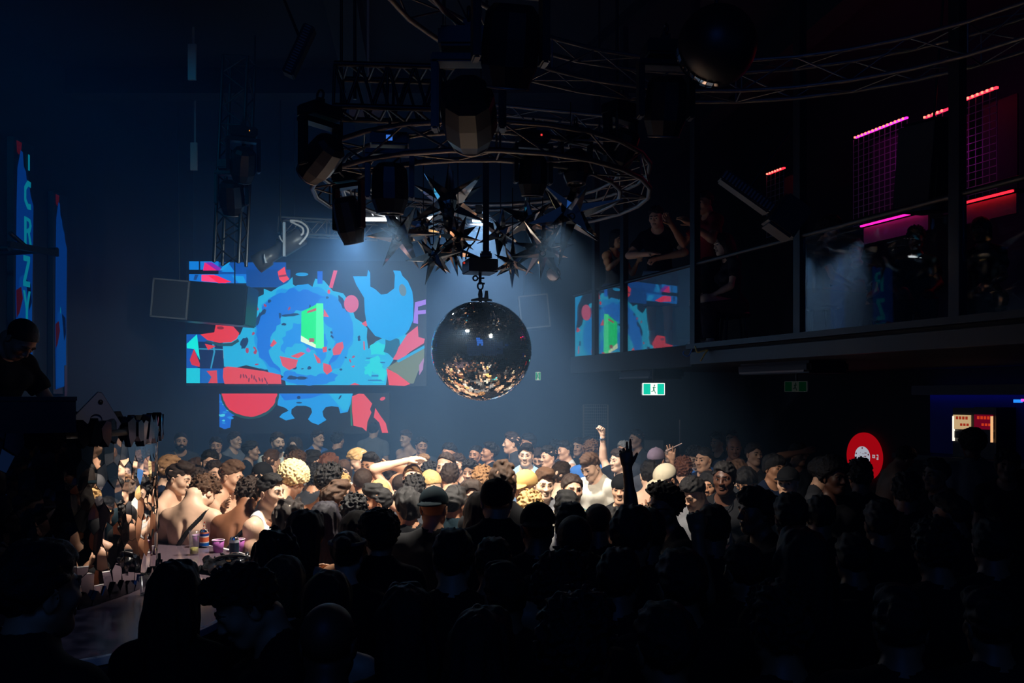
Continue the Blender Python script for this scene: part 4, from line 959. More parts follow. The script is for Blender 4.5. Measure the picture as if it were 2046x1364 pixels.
# ---------------------------------------------------------------- moving heads
def moving_head(px, py, Y, size, tilt, pan, label, disp=None, dot=None, len_=1.35, up=None):
    """centre of the head at (px, py); size = head width in metres; tilt: forward lean of the barrel from straight down"""
    c = P(px, py, Y); s = size
    t = thing('moving_head_light', label, 'stage light', c, (0, 0, pan), 'moving head lights on the rig')
    R = Matrix.Rotation(tilt, 3, 'X')
    k = MB(); L = s * len_
    k.lathe([(0, L * .5), (s * .34, L * .5), (s * .46, L * .4), (s * .5, L * .1), (s * .5, -L * .22), (s * .4, -L * .42), (s * .36, -L * .5), (s * .3, -L * .5), (s * .3, -L * .46)], R=R, n=10, smooth=False); hd = k.build('head', 'black_plastic', t)
    k = MB(); k.lathe([(s * .3, -L * .46), (s * .2, -L * .475), (0, -L * .48)], R=R, n=20); k.build('lens', 'lens', hd)
    k = MB(); k.lathe([(s * .33, -L * .5), (s * .375, -L * .5), (s * .375, -L * .47), (s * .33, -L * .47)], R=R, n=20); k.build('lens_ring', 'dull_steel', hd)
    k = MB()
    for sx in (-1, 1): k.box((sx * s * .6, 0, L * .28), (s * .14, s * .34, L * .95), bev=s * .03)
    k.box((0, 0, L * .74), (s * 1.34, s * .4, s * .16), bev=s * .03); k.build('yoke', 'black_plastic', t)
    k = MB(); k.box((0, 0, L * .74 + s * .3), (s * 1.05, s * .8, s * .36), bev=s * .05); bs = k.build('base', 'black_plastic', t)
    k = MB(); k.box((0, 0, L * .74 + s * .56), (s * .2, s * .16, s * .3)); k.tube(torus_pts((0, 0, L * .74 + s * .8), s * .14, 'x', 14), s * .035, closed=True); k.build('clamp', 'black_metal', t)
    if disp:
        k = MB(); k.box((0, -s * .405, L * .74 + s * .3), (s * .17, .004, s * .15)); k.build('display', emit('display_blue', (.05, .22, .9), .7), bs)
    if dot:
        k = MB(); k.box((s * .2, -s * .41, L * .74 + s * .3), (.012, .004, .012)); k.build('indicator_light', emit('dot_%d' % px, dot, 1.), bs)
    return t
moving_head(779, 378, 6.1, .26, .1, .1, 'large moving head with a blue display hanging beside the stars', disp=True)
moving_head(697, 440, 6.6, .21, .35, -.5, 'lowest moving head with a visible lens in front of the bright haze', len_=1.7)
moving_head(937, 232, 5.2, .34, 1.2, 0, 'biggest moving head with a pale rim, high above the mirror ball')
moving_head(1065, 352, 6.1, .21, .15, .2, 'moving head with a tiny red dot, above the stars', dot=(1, .05, .05))
moving_head(1150, 335, 6.3, .19, -.1, .3, 'moving head facing straight down with a shiny lens ring')
moving_head(640, 318, 6.0, .25, 1.0, .9, 'moving head tilted sideways at the end of the smaller ring')
moving_head(486, 330, 10.3, .3, .6, .4, 'upper dim moving head with an orange dot on the truss tower', dot=(.8, .3, .02))
moving_head(463, 396, 10.4, .3, .5, .2, 'lower dim moving head with an orange dot on the truss tower', dot=(.8, .3, .02))
moving_head(1240, 300, 6.6, .24, .5, .7, 'dark moving head at the balcony end of the smaller ring')
moving_head(1020, 95, 4.4, .3, .4, .2, 'dark moving head hanging inside the largest circular truss')
moving_head(1330, 215, 5.6, .28, .3, .1, 'dark moving head below the far side of the largest circular truss')
# profile spotlight with cables
a, b = P(512, 528, 12.2), P(606, 470, 12.2)
sp = thing('profile_spotlight', 'long grey profile spotlight with looping pale cables, tilted above the video screen', 'stage light', (a + b) / 2)
ax = (a - b).normalized(); R = aim(ax); L = (a - b).length
k = MB(); k.lathe([(0, -L * .5), (.1, -L * .5), (.13, -L * .46), (.13, -L * .02), (.1, 0), (.1, L * .22), (.13, L * .25), (.14, L * .5), (.12, L * .5), (.11, L * .42), (0, L * .42)], R=R, n=16); k.build('barrel', mat('spot_grey', (.06, .06, .065), .4), sp)
k = MB()
for s in (-1, 1): k.tube([R @ Vector((s * .06, .135, -L * .46)), R @ Vector((s * .06, .135, -L * .05))], .012)
k.build('cooling_fin', 'black_metal', sp)
q = P(568, 478, 12.0) - Vector(sp.location)
k = MB(); k.box(q, (.035, .03, .48)); k.tube([q + Vector((-.07, 0, .05)), q + Vector((-.05, 0, .0)), q + Vector((0, 0, -.06))], .012); k.build('bracket', mat('pale_bracket', (.5, .52, .55), .4, .3), sp)
k = MB()
for pts in ([(598, 488), (613, 470), (614, 455), (600, 443), (580, 440)], [(594, 474), (605, 466), (604, 455), (592, 448), (580, 442)]):
    k.tube(smooth_path([P(x, y, 12.1) - Vector(sp.location) for x, y in pts], 6), .016)
k.build('cable', mat('white_cable', (.6, .6, .62), .5), sp)
k = MB(); k.prism([P(x, y, 12.0) - Vector(sp.location) for x, y in ((528, 507), (532, 522), (534, 524), (530, 525), (527, 515))], (0, .02, 0)); k.build('shutter_blade', mat('pale_blade', (.55, .56, .6), .4), sp)
# bright light bars inside the ring, behind the stars
M['bar_glow'] = emit('light_bar_glow', (.85, .93, 1), 9)
for px0, px1, py, lab in ((728, 793, 438, 'glowing white light bar behind the moving heads, on the screen side'), (944, 968, 440, 'short glowing white light bar behind the hanging pole')):
    a, b = P(px0, py, 7.9), P(px1, py, 7.9); w = b.x - a.x
    t = thing('light_bar', lab, 'stage light', (a + b) / 2)
    k = MB(); k.box((0, 0, 0), (w, .04, .026)); k.build('tube', 'bar_glow', t)
    k = MB(); k.box((0, .06, .035), (w + .05, .08, .06)); k.box((0, .06, .1), (.06, .06, .1)); k.build('housing', 'black_metal', t)
# angled strip light near the balcony
t = thing('strip_light', 'angled louvred strip light with a black box, in front of the balcony', 'stage light', P(1490, 385, 6.1), (0, .62, 0))
k = MB(); k.box((0, 0, 0), (.42, .12, .09), bev=.01); k.build('body', 'black_plastic', t)
k = MB()
for i in range(16): k.box((-.2 + i * .027, -.063, 0), (.012, .008, .055))
k.build('louvre_slat', 'dull_steel', t)
k = MB(); k.box((.34, 0, .02), (.22, .22, .26), bev=.02); k.build('ballast_box', 'black_plastic', t)
k = MB(); k.tube([(0, .0, .04), (.0, .0, .55)], .012); k.build('bracket', 'black_metal', t)
t = thing('strip_light', 'angled louvred strip light high under the ceiling towards the wall screens', 'stage light', P(598, 103, 7.0), (0, -1.15, .1))
k = MB(); k.box((0, 0, 0), (.44, .12, .1), bev=.01); k.build('body', 'black_plastic', t)
k = MB()
for i in range(18): k.box((-.2 + i * .0235, -.063, 0), (.012, .01, .05))
k.build('louvre_slat', 'steel', t)
k = MB(); k.tube([(.1, 0, .04), (.35, 0, .3)], .012); k.build('bracket', 'black_metal', t)
# dark ball, facets only on one arc to imitate its lit edge; oval lens
t = thing('spare_mirror_ball', 'dark second mirror ball by the ceiling faceted only along its lit edge', 'mirror ball', P(1432, 92, 5.2))
k = MB(); k.lathe([(.24 * math.sin(math.pi * i / 16), -.24 * math.cos(math.pi * i / 16)) for i in range(17)], n=26); k.build('core', 'black_plastic', t)
k = MB()
for i in range(9):
    for j in range(2):
        a0 = 3.25 + i * .17; el0 = -.12 + j * .16
        pt = [Vector((math.cos(a) * math.cos(e_), math.sin(e_) * -1, math.sin(a) * math.cos(e_))) * .25 for a, e_ in ((a0, el0), (a0 + .15, el0), (a0 + .15, el0 + .14), (a0, el0 + .14))]
        k.add(pt, [(0, 1, 2, 3)])
k.build('mirror_facet_mosaic', 'facet', t)
k = MB(); k.tube([(0, 0, .24), (0, 0, 1.0)], .012); k.build('hanger', 'black_metal', t)
t = thing('pin_spot', 'small lamp with an oval pinkish white lens hanging under the stars', 'lamp', P(1105, 548, 6.8))
k = MB(); k.lathe([(.05, 0), (.06, .02), (.05, .16), (0, .18)], R=aim((.1, 1, .25)), n=16); k.build('housing', 'black_metal', t)
k = MB(); k.lathe([(0, -.004), (.048, 0), (.05, .004)], R=aim((.1, 1, .25)), n=18); k.build('lens', mat('frosted_lens', (.8, .66, .66), .4), t)
k = MB(); k.tube([(.0, .05, .05), (.02, .05, .55)], .006); k.build('hanging_wire', 'black_metal', t)
t = thing('glass_crystal', 'clear faceted crystal drop hanging below the star by the oval lens', 'crystal', P(1082, 526, 6.7))
k = MB(); k.lathe([(0, -.07), (.028, -.01), (.034, .015), (.02, .04), (0, .05)], n=7, smooth=False); k.build('drop', 'mirror', t)
k = MB(); k.tube([(0, 0, .05), (0, 0, .2)], .003, n=5); k.build('hanging_wire', 'black_metal', t)

# ---------------------------------------------------------------- loudspeakers
def hung_speaker(x0, x1, y0, y1, Y, roll, label, depth, endw):
    a, b = P(x0, y1, Y), P(x1, y0, Y); c = (a + b) / 2
    t = thing('hung_loudspeaker', label, 'speaker', c, (0, roll, 0))
    w, h = b.x - a.x, b.z - a.z
    k = MB(); k.box((0, depth / 2, 0), (w, depth, h), bev=.02); k.build('cabinet', 'black_plastic', t)
    gx = -w / 2 + endw / 2
    k = MB(); k.box((gx, -.012, 0), (endw * .94, .02, h * .95)); k.build('grille', 'grille', t)
    k = MB(); e = .022
    for sx in (-1, 1): k.box((gx + sx * endw * .47, -.02, 0), (e, .03, h * .96))
    for sz in (-1, 1): k.box((gx, -.02, sz * h * .47), (endw * .96, .03, e))
    k.build('grille_frame', 'grey_edge', t)
    k = MB()
    for sx in (-.3, .3): k.tube([(w * sx, depth / 2, h / 2 - .05), (w * sx + math.tan(-roll) * (CEIL - c.z), depth / 2, (CEIL - c.z - .06) / math.cos(roll))], .01)
    k.build('hanging_cable', 'black_metal', t)
hung_speaker(303, 492, 562, 642, 13.2, .085, 'wide black loudspeaker hung in front of the video screen, pale framed grille at one end', .6, 75 / FPX * 13.2)
hung_speaker(1038, 1098, 588, 656, 14.2, -.1, 'faint square loudspeaker in the haze beyond the mirror ball', .6, 60 / FPX * 14.2)
# pale boards near the ceiling
for x0, x1, y0, y1, Y, lab in ((376, 392, 88, 160, 10.5, 'upper pale board hanging above the truss tower'), (381, 394, 285, 340, 12.5, 'lower pale board hanging near the truss tower'), (698, 770, 218, 237, 8.2, 'pale horizontal board behind the straight black truss')):
    a, b = P(x0, y1, Y), P(x1, y0, Y); k = MB(); k.box((a + b) / 2, (b.x - a.x, .03, b.z - a.z)); k.box(((a.x + b.x) / 2, Y + .04, (b.z + CEIL) / 2), (.02, .02, CEIL - b.z)); tag(k.build('hanging_board', 'pale'), lab, 'board')
# ---------------------------------------------------------------- under and on the balcony
def face_right(name, label, cat, px, py, d, group=None):
    """a thing on a plane parallel to the balcony front; its local x runs towards the camera end, local y out of the wall"""
    c = bal_px(px, py, d); t = thing(name, label, cat, c, (0, 0, math.atan2(BU.y, BU.x)), group)
    return t
def px_at(px, py, d): return bal_px(px, py, d)
# exit signs
M['exit_green'] = emit('exit_green', srgb(0, 205, 175), 1.); M['exit_white'] = emit('exit_white', (.9, 1, .96), 1.3); M['exit_dark'] = emit('exit_running_man', srgb(0, 130, 100), .8)
def exit_sign(px, py, Y, w, h, rot, label, dim=1.):
    t = thing('exit_sign', label, 'sign', P(px, py, Y), (0, 0, rot), 'exit signs')
    mg, mw, md = (M['exit_green'], M['exit_white'], M['exit_dark']) if dim == 1 else [emit('exit_%s_%d' % (n, px), tuple(c * dim for c in col)) for n, col in (('g', srgb(0, 190, 120)), ('w', (.8, 1, .9)), ('d', srgb(0, 110, 80)))]
    k = MB(); k.box((0, .035, 0), (w, .06, h), bev=.008); k.build('housing', mat('exit_case_%d' % px, (.7, .72, .72), .5), t)
    k = MB(); k.box((0, 0, 0), (w * .98, .012, h * .96)); k.build('border', mw, t)
    k = MB(); k.box((0, -.008, .0), (w * .91, .006, h * .86)); k.build('green_panel', mg, t)
    k = MB(); k.box((0, -.013, 0), (w * .3, .005, h * .86)); k.build('doorway_symbol', mw, t)
    k = MB(); f = lambda x, z: Vector((x * h, -.0165, z * h))
    k.lathe([(0, 0), (h * .06, 0)], c=f(.03, .3), R=aim((0, -1, 0)), n=12)
    for a, b, r in (((.0, .2), (-.03, -.02), .05), ((.0, .18), (.14, .12), .028), ((.0, .18), (-.13, .08), .028), ((-.02, -.02), (.07, -.2), .034), ((.07, -.2), (.13, -.36), .03), ((-.03, -.02), (-.08, -.18), .034), ((-.08, -.18), (-.24, -.19), .03)):
        A, B = f(*a), f(*b); d = (B - A).normalized(); s = Vector((-d.z, 0, d.x)) * r * h
        k.add([A + s, A - s, B - s, B + s], [(0, 1, 2, 3)])
    k.build('running_man_symbol', md, t)
    k = MB(); k.tube([(0, .03, h / 2), (0, .03, h / 2 + .25)], .012) if Y < 16 else k.box((0, .24, 0), (.05, .36, .05)); k.build('hanger', 'black_metal', t)
    return t
exit_sign(1306, 777, 10.3, .28, .15, .12, 'large glowing green exit sign under the balcony edge')
exit_sign(1512, 799, 15.0, .12, .075, .3, 'tiny green exit sign farther back under the balcony')
exit_sign(1075, 751, 16.2, .1, .16, .0, 'narrow green exit sign in the haze below the mirror ball', .6)
exit_sign(1590, 772, 8.6, .23, .11, -.6, 'unlit dark green exit sign under the balcony', .012)
# air conditioners under the slab
for px, py, d, w, lab in ((1300, 749, .9, .9, 'dark ceiling air unit above the large green exit sign'), (1580, 744, .9, 1.15, 'dark ceiling air unit nearer, beside the unlit exit sign')):
    c = bal_px(px, py, d); t = thing('air_unit', lab, 'air conditioner', (c.x, c.y, FZ - .182), (0, 0, math.atan2(BU.y, BU.x)))
    k = MB(); k.box((0, 0, -.06), (w, .5, .12), bev=.03); k.build('casing', 'black_plastic', t)
    k = MB(); k.box((0, -.255, -.1), (w * .9, .012, .018)); k.build('louvre_slat', 'dull_steel', t)
# wire mesh screens
def mesh_panel(t, w, h, nx, nz, r, m, name='wire_mesh'):
    k = MB()
    for i in range(nx + 1): k.box((-w / 2 + w * i / nx, 0, 0), (r, r, h))
    for j in range(nz + 1): k.box((0, -r, -h / 2 + h * j / nz), (w, r, r))
    o = k.build(name, m, t); return o
M['wire'] = mat('galvanised_wire', (.35, .35, .36), .4, .8)
t = thing('mesh_screen', 'square wire mesh screen under the balcony behind the man with his arm over his eyes', 'mesh screen', P(1572, 866, 14.6), (0, 0, -.25)); mesh_panel(t, .92, .95, 20, 16, .006, 'wire')
k = MB()
for sx in (-1, 1): k.box((sx * .47, 0, -.6), (.03, .03, 2.15))
k.build('frame', 'black_metal', t)
t = thing('mesh_screen', 'narrow wire mesh screen in the haze beside the raised fist', 'mesh screen', P(1190, 860, 15.6), (0, 0, 0)); mesh_panel(t, .42, .95, 12, 18, .006, 'wire')
k = MB()
for sx in (-1, 1): k.box((sx * .22, 0, -.6), (.03, .03, 2.15))
k.build('frame', 'dull_steel', t)
# poster, pole
a = P(1306, 890, 16.57); k = MB(); k.box(a, (.37, .03, .22)); po_ = tag(k.build('notice_board', mat('notice_grey', srgb(120, 124, 138), .8)), 'plain grey notice board behind the man in the grey cap', 'notice'); 
k = MB(); k.tube([P(1358, 838, 13.5), P(1358, 1000, 13.5)], .012); k.tube([(P(1358, 838, 13.5).x, 13.5, 0), (P(1358, 838, 13.5).x, 13.5, 1.2)], .012); tag(k.build('thin_pole', mat('pale_pole', (.4, .4, .42), .4, .6)), 'thin pale upright pole under the balcony', 'pole')
# round red disc with a white centre
t = thing('red_disc_sign', 'round red record shaped wall sign with a white centre', 'sign', bal_px(1726, 912, WD - .06), (0, 0, math.atan2(BU.y, BU.x)))
disc = .345
R = aim((0, -1, 0))
k = MB(); k.lathe([(0, .02), (disc, .02), (disc, 0), (0, 0)], R=aim((0, 1, 0)), n=48); k.build('red_disc', emit('red_disc_glow', srgb(190, 8, 22), .62), t)
k = MB(); k.lathe([(0, 0), (disc * .43, 0), (disc * .43, .004)], c=(0, -.025, 0), R=R, n=32); wc = k.build('white_label', emit('white_disc_glow', srgb(185, 190, 205), .75), t)
k = MB()
for i in range(5):
    a = i * 1.257 + .3; k.lathe([(0, 0), (.014, 0)], c=(disc * .36 * math.cos(a), -.031, disc * .36 * math.sin(a)), R=R, n=8)
rn = random.Random(4)
for i in range(16): k.box((rn.uniform(-.08, .08), -.031, rn.uniform(-.09, .09)), (rn.uniform(.01, .05), .002, .006))
k.build('label_print', emit('label_print', srgb(110, 40, 60), .6), t)
k = MB()
for x, z, w, h in ((.215, .0, .05, .012), (.215, .035, .05, .012), (.2, .018, .012, .045), (.23, .018, .012, .045), (.285, .04, .03, .014), (.285, .0, .03, .014), (.285, -.02, .03, .014), (.295, .01, .01, .06)): k.box((x, -.024, z), (w, .004, h))
k.build('white_print', emit('white_print', srgb(190, 190, 200), .7), t)
# bar corner with lit fridges
t = face_right('back_bar', 'blue lit back bar recess beside the fridges', 'bar', 1968, 850, WD - .1)
k = MB(); k.box((.3, .0, .0), (2.2, .04, .75)); k.build('back_panel', mat('blue_panel', srgb(20, 40, 160), .6), t)
k = MB(); k.box((.25, -.3, -.4), (2.3, .5, .06)); k.build('counter', 'black_plastic', t)
k = MB(); k.box((.12, -.1, .42), (2.0, .03, .02)); k.build('led_bar', emit('blue_led', (.02, .08, 1), .9), t)
k = MB(); k.box((.2, -.17, .43), (2.3, .02, .12)); k.build('lip', 'black_plastic', t)
t = thing('bar_lamp', 'small bright blue and magenta lamp at the end of the bar', 'lamp', bal_px(2034, 801, WD - .5), (0, 0, math.atan2(BU.y, BU.x)))
k = MB(); k.box((0, 0, 0), (.09, .03, .035)); k.build('blue_light', emit('bar_blue', (.02, .25, 1), 1.2), t)
k = MB(); k.box((.06, 0, .01), (.025, .03, .03)); k.build('magenta_light', emit('bar_magenta', (.9, .1, .9), 1.), t)
for px, lab, cols in ((1922, 'lit drinks fridge with a pale cream sign panel at the bar', ((225, 190, 140), (170, 50, 30), (255, 245, 225))), (1965, 'lit drinks fridge with a dark red sign panel at the bar', ((120, 6, 36), (215, 60, 30), (225, 170, 120)))):
    t = face_right('drinks_fridge', lab, 'fridge', px, 848, WD - .45)
    k = MB(); k.box((0, .2, -.6), (.3, .36, 1.6)); k.build('cabinet', 'black_plastic', t)
    k = MB(); k.box((0, .0, .03), (.24, .02, .17)); sg = k.build('sign_panel', emit('fridge_sign_%d' % px, srgb(*cols[0]), .7), t)
    k = MB()
    for i in range(4): k.box((-.06 + i * .045, -.012, .08), (.03, .004, .035))
    for i in range(3): k.box((.0 + i * .045, -.012, .0), (.03, .004, .03))
    k.build('sign_print', emit('fridge_print_%d' % px, srgb(*cols[1]), .8), sg)
    k = MB(); sx = -.115 if px < 1940 else .115
    k.box((sx, -.005, -.05), (.02, .02, .3)); k.build('light_tube', emit('fridge_tube_%d' % px, srgb(*cols[2]), 1.2), t)
    k = MB(); k.box((0, .0, -.12), (.24, .01, .08)); k.build('glass_door', 'black_plastic', t)
for px, py, lab in ((1478, 826, 'upper'), (1492, 836, 'lower')): pass
# red bricks glimpsed behind
t = thing('red_lit_shelf', 'dim red lit wall rack far back beside the mesh screen', 'shelf', P(1492, 845, 15.6))
k = MB(); k.box((0, .03, 0), (.5, .04, .5)); k.build('back_panel', 'wall_black', t)
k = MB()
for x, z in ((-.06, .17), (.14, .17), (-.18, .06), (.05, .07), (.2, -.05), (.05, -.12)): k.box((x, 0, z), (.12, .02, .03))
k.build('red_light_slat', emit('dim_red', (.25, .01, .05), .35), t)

# ---------------------------------------------------------------- up on the balcony: mesh with red and magenta light
D2 = 3.0
def lit_mesh(px0, px1, pyt, pyb, col, st, label, strip=True, colm=None):
    a, b = bal_px(px0, pyt[0], D2), bal_px(px1, pyt[1], D2); w = (b - a).length
    zt = max(a.z, b.z); zb = bal_px((px0 + px1) / 2, pyb, D2).z; c = (a + b) / 2
    t = thing('mesh_screen', label, 'mesh screen', (c.x, c.y, (zt + zb) / 2), (0, 0, math.atan2(BU.y, BU.x)))
    h = zt - zb
    mesh_panel(t, w, h, int(w / .085), int(h / .075), .007, 'wire')
    k = MB(); k.box((0, .3, 0), (w, .02, h)); k.build('backing', 'wall_black', t)
    if strip:
        k = MB(); k.box((0, .02, h / 2 + .03), (w * .96, .03, .02)); k.build('led_strip', emit('mesh_led_%d' % px0, col, st), t)
        k = MB()
        for i in range(int(w / .06)): k.box((-w * .47 + i * .06, -.0, h / 2 + .03), (.02, .02, .022))
        k.build('led_dot', emit('mesh_dot_%d' % px0, colm or (1, .12, .08), 4), t)
    return t
lit_mesh(1924, 1990, (205, 205), 400, (1, .01, .02), 7, 'red lit wire mesh nearest, high on the balcony wall')
lit_mesh(1846, 1896, (240, 225), 420, (1, .01, .03), 6, 'red lit wire mesh partly behind the dark loudspeaker hung on the balcony')
mg = lit_mesh(1706, 1812, (280, 262), 440, (.7, .01, .35), 4, 'magenta lit wire mesh in the middle of the balcony wall')
lit_mesh(1532, 1566, (352, 345), 470, (1, .01, .02), 5, 'small red lit wire mesh at the far part of the balcony wall')
pl = bpy.data.lights.new('magenta_wash', 'AREA'); pl.energy = 2.5; pl.color = (.75, .02, .75); pl.size = .5; pl.size_y = .15; pl.shape = 'RECTANGLE'
o = bpy.data.objects.new('magenta_wash', pl); C.objects.link(o); q = bal_px(1720, 330, D2 - .6); o.location = (q.x, q.y, q.z + .25); o.rotation_euler = (BN + Vector((0, 0, -.15))).to_track_quat('-Z', 'Y').to_euler()
for px0, px1, py0, py1, col, st, lab in ((1924, 2024, 403, 384, (1, .01, .02), 5, 'bright red light shelf nearest on the balcony wall'), (1720, 1848, 448, 424, (.95, .01, .28), 3.5, 'magenta red light shelf below the magenta mesh')):
    a, b = bal_px(px0, py0, D2 - .1), bal_px(px1, py1, D2 - .1); w = (b - a).length; c = (a + b) / 2
    t = thing('light_shelf', lab, 'light', c, (0, 0, math.atan2(BU.y, BU.x)))
    k = MB(); k.box((0, 0, 0), (w, .025, .02)); k.build('led_bar', emit('shelf_led_%d' % px0, col, st), t)
    k = MB(); k.box((0, .12, .02), (w, .2, .02)); k.build('board', 'black_plastic', t)
    k = MB(); k.box((0, .06, -.12), (w, .03, .2)); k.build('back_board', mat('shelf_back_%d' % px0, (.3, .25, .25), .8), t)
# loose cables at the corner of the balcony ledge
t = thing('loose_cables', 'tangle of yellow and blue cable ends hanging from the balcony ledge corner', 'cable', onb(.3, -.11, FZ - .08))
k = MB(); k.tube(smooth_path([(-.07, 0, .05), (-.05, -.01, -.01), (.0, -.02, .0), (.05, -.02, .01), (.02, -.02, -.03), (-.02, -.02, -.1)], 5), .008); k.build('yellow_cable', mat('yellow_wire', (.6, .42, .08), .5), t)
k = MB(); k.tube(smooth_path([(-.18, 0, .0), (-.19, -.01, -.03), (-.14, -.01, -.05), (-.1, 0, .02)], 5), .006); k.build('blue_cable', mat('blue_wire', (.05, .2, .6), .5), t)

c = bal_px(1858, 335, 1.9); t = thing('hung_loudspeaker', 'dark loudspeaker hanging on the balcony between the red lit meshes', 'speaker', c, (0, .1, math.atan2(BU.y, BU.x)))
k = MB(); k.box((0, 0, 0), (.5, .4, .86), bev=.04); k.build('cabinet', 'black_plastic', t)
k = MB(); k.box((0, -.206, 0), (.44, .012, .78)); k.build('grille', 'grille', t)
k = MB(); k.tube([(0, 0, .43), (0, 0, CEIL - c.z - .02)], .012); k.build('hanging_cable', 'black_metal', t)
# ---------------------------------------------------------------- drinks on the stage
def on_stage(px, py):
    Y = (EYE - STZ) * FPX / (py - HORIZON); return Vector(((px - 1023) / FPX * Y, Y, STZ + .001))
M['cup_purple'] = mat('purple_paper', srgb(165, 85, 160), .55); M['cup_in'] = mat('cup_inside', srgb(235, 215, 225), .6)
def cup(p, label, h=.085, r=.042):
    t = thing('paper_cup', label, 'cup', p, (0, 0, 0), 'purple paper cups')
    k = MB(); k.lathe([(0, .004), (r * .72, .004), (r * .72, 0), (r * .74, 0), (r, h), (r * .96, h), (r * .7, .006)], n=24); k.build('cup_wall', 'cup_purple', t)
    k = MB(); k.tube([Vector((r * math.cos(a * .2618), r * math.sin(a * .2618), h)) for a in range(24)], .0028, closed=True, n=6); k.build('rim', 'cup_in', t)
    k = MB(); k.lathe([(0, h * .75), (r * .9, h * .75)], n=20); k.build('drink', mat('pale_drink', (.6, .55, .5), .1), t)
    return t
def can(p, label, bands, h=.125, r=.033, name='drink_can'):
    t = thing(name, label, 'can', p)
    k = MB(); mats = ['chrome'] + [mat('can_%d_%d_%d' % b[2], srgb(*b[2]), .3, .4) for b in bands]
    k.lathe([(0, .004), (r * .7, .004), (r * .78, 0), (r, .012)], n=24)
    for i, (z0, z1, _) in enumerate(bands): k.lathe([(r, .012 + (h - .03) * z0), (r, .012 + (h - .03) * z1)], n=24, mi=i + 1)
    k.lathe([(r, h - .018), (r * .82, h - .004), (r * .8, h), (r * .74, h), (r * .72, h - .005), (0, h - .006)], n=24); k.build('can_body', mats, t)
    k = MB(); k.tube(torus_pts((0, 0, 0), .009, n=12), .002, closed=True, n=5); o = k.build('ring_pull', 'chrome', t); o.location = (0, -.004, h - .002); o.rotation_euler = (1.45, 0, 0)
    return t
def clear_material():
    m = bpy.data.materials.new('clear_tumbler_plastic'); m.use_nodes = True; nt = m.node_tree; nt.nodes.clear()
    o = nt.nodes.new('ShaderNodeOutputMaterial'); t = nt.nodes.new('ShaderNodeBsdfTransparent'); g = nt.nodes.new('ShaderNodeBsdfGlossy'); d = nt.nodes.new('ShaderNodeBsdfDiffuse'); x = nt.nodes.new('ShaderNodeMixShader'); x2 = nt.nodes.new('ShaderNodeMixShader'); f = nt.nodes.new('ShaderNodeLayerWeight')
    t.inputs[0].default_value = (.93, .93, .95, 1); g.inputs['Roughness'].default_value = .08; d.inputs[0].default_value = (.7, .7, .75, 1); f.inputs[0].default_value = .12
    x2.inputs[0].default_value = .03; nt.links.new(f.outputs['Facing'], x.inputs[0]); nt.links.new(t.outputs[0], x2.inputs[1]); nt.links.new(d.outputs[0], x2.inputs[2]); nt.links.new(x2.outputs[0], x.inputs[1]); nt.links.new(g.outputs[0], x.inputs[2]); nt.links.new(x.outputs[0], o.inputs[0])
    return m
M['clear_glass'] = clear_material()
def tumbler(p, label, h, r, col, level):
    t = thing('tumbler', label, 'glass', p, group='plastic tumblers')
    k = MB(); k.lathe([(0, 0), (r * .8, 0), (r, h), (r * .95, h), (r * .76, .008), (0, .008)], n=24); k.build('glass_wall', 'clear_glass', t)
    k = MB(); k.lathe([(0, .009), (r * .74, .009), (r * (.76 + .17 * level), h * level), (0, h * level)], n=20); k.build('drink', mat('drink_%d' % int(h * 1e4), col, .15), t)
    return t
tumbler(on_stage(388, 1108), 'tall clear tumbler with a little lime yellow drink on the stage', .165, .036, srgb(215, 205, 110), .3)
tumbler(on_stage(291, 1188), 'small clear cup standing by the foot of the mirrored booth', .1, .035, srgb(160, 160, 170), .1)
can(on_stage(408, 1093), 'blue and orange drink can behind the tall tumbler', [(0, .22, (10, 90, 175)), (.22, .3, (235, 225, 220)), (.3, .62, (240, 120, 80)), (.62, .72, (235, 225, 220)), (.72, .88, (20, 60, 150)), (.88, 1, (240, 140, 110))], h=.13)
cup(on_stage(397, 1092) + Vector((-.004, -.0, 0)), 'purple paper cup with a straw tucked behind the tall tumbler')
t = thing('paper_straw', 'red and white striped straw leaning in a purple cup', 'straw', on_stage(397, 1092) + Vector((.0, 0, .02)))
k = MB()
for i in range(14): k.tube([Vector((.012 + .0022 * i, 0, i * .0115)), Vector((.012 + .0022 * (i + 1), 0, (i + 1) * .0115))], .0036, n=8, mi=i % 2)
k.build('straw_tube', [mat('straw_white', (.8, .78, .76), .6), mat('straw_red', srgb(200, 50, 40), .6)], t)
cup(on_stage(436, 1103), 'purple paper cup standing alone between the two cans on the stage')
can(on_stage(468, 1109), 'dark navy and silver drink can near the stage edge', [(0, .1, (180, 185, 195)), (.1, .8, (28, 42, 62)), (.8, 1, (190, 195, 205))], h=.125)
cup(on_stage(477, 1101), 'purple paper cup half hidden behind the dark can')
# shiny black bag
c = on_stage(470, 1142); t = thing('glossy_bag', 'crumpled glossy black bag at the stage edge', 'bag', c)
F = Field(np.arange(-.3, .3, .011, dtype=np.float32), np.arange(-.2, .2, .011, dtype=np.float32), np.arange(-.02, .2, .011, dtype=np.float32))
for q in (ell((-.06, 0, .03), (.16, .11, .055), .0), ell((.1, .02, .045), (.14, .1, .06), .03), ell((.02, -.03, .06), (.07, .06, .04), .03), ell((-.12, .02, .04), (.08, .07, .045), .03)): F.prim(q)
F.noise(34, .022, .06, seed=3, ridged=True); F.half((0, 0, -1), (0, 0, .0))
me = F.mesh('glossy_bag_body'); me.materials.append(mat('glossy_black_vinyl', (.012, .012, .014), .12, 0, .8)); o = bpy.data.objects.new('bag_body', me); C.objects.link(o); o.parent = t
k = MB(); k.tube(smooth_path([(-.15, -.03, .05), (-.08, -.06, .1), (.05, -.05, .11), (.16, .0, .07)], 6), .009); k.build('handle_strap', mat('bag_strap', (.02, .02, .02), .25), t)
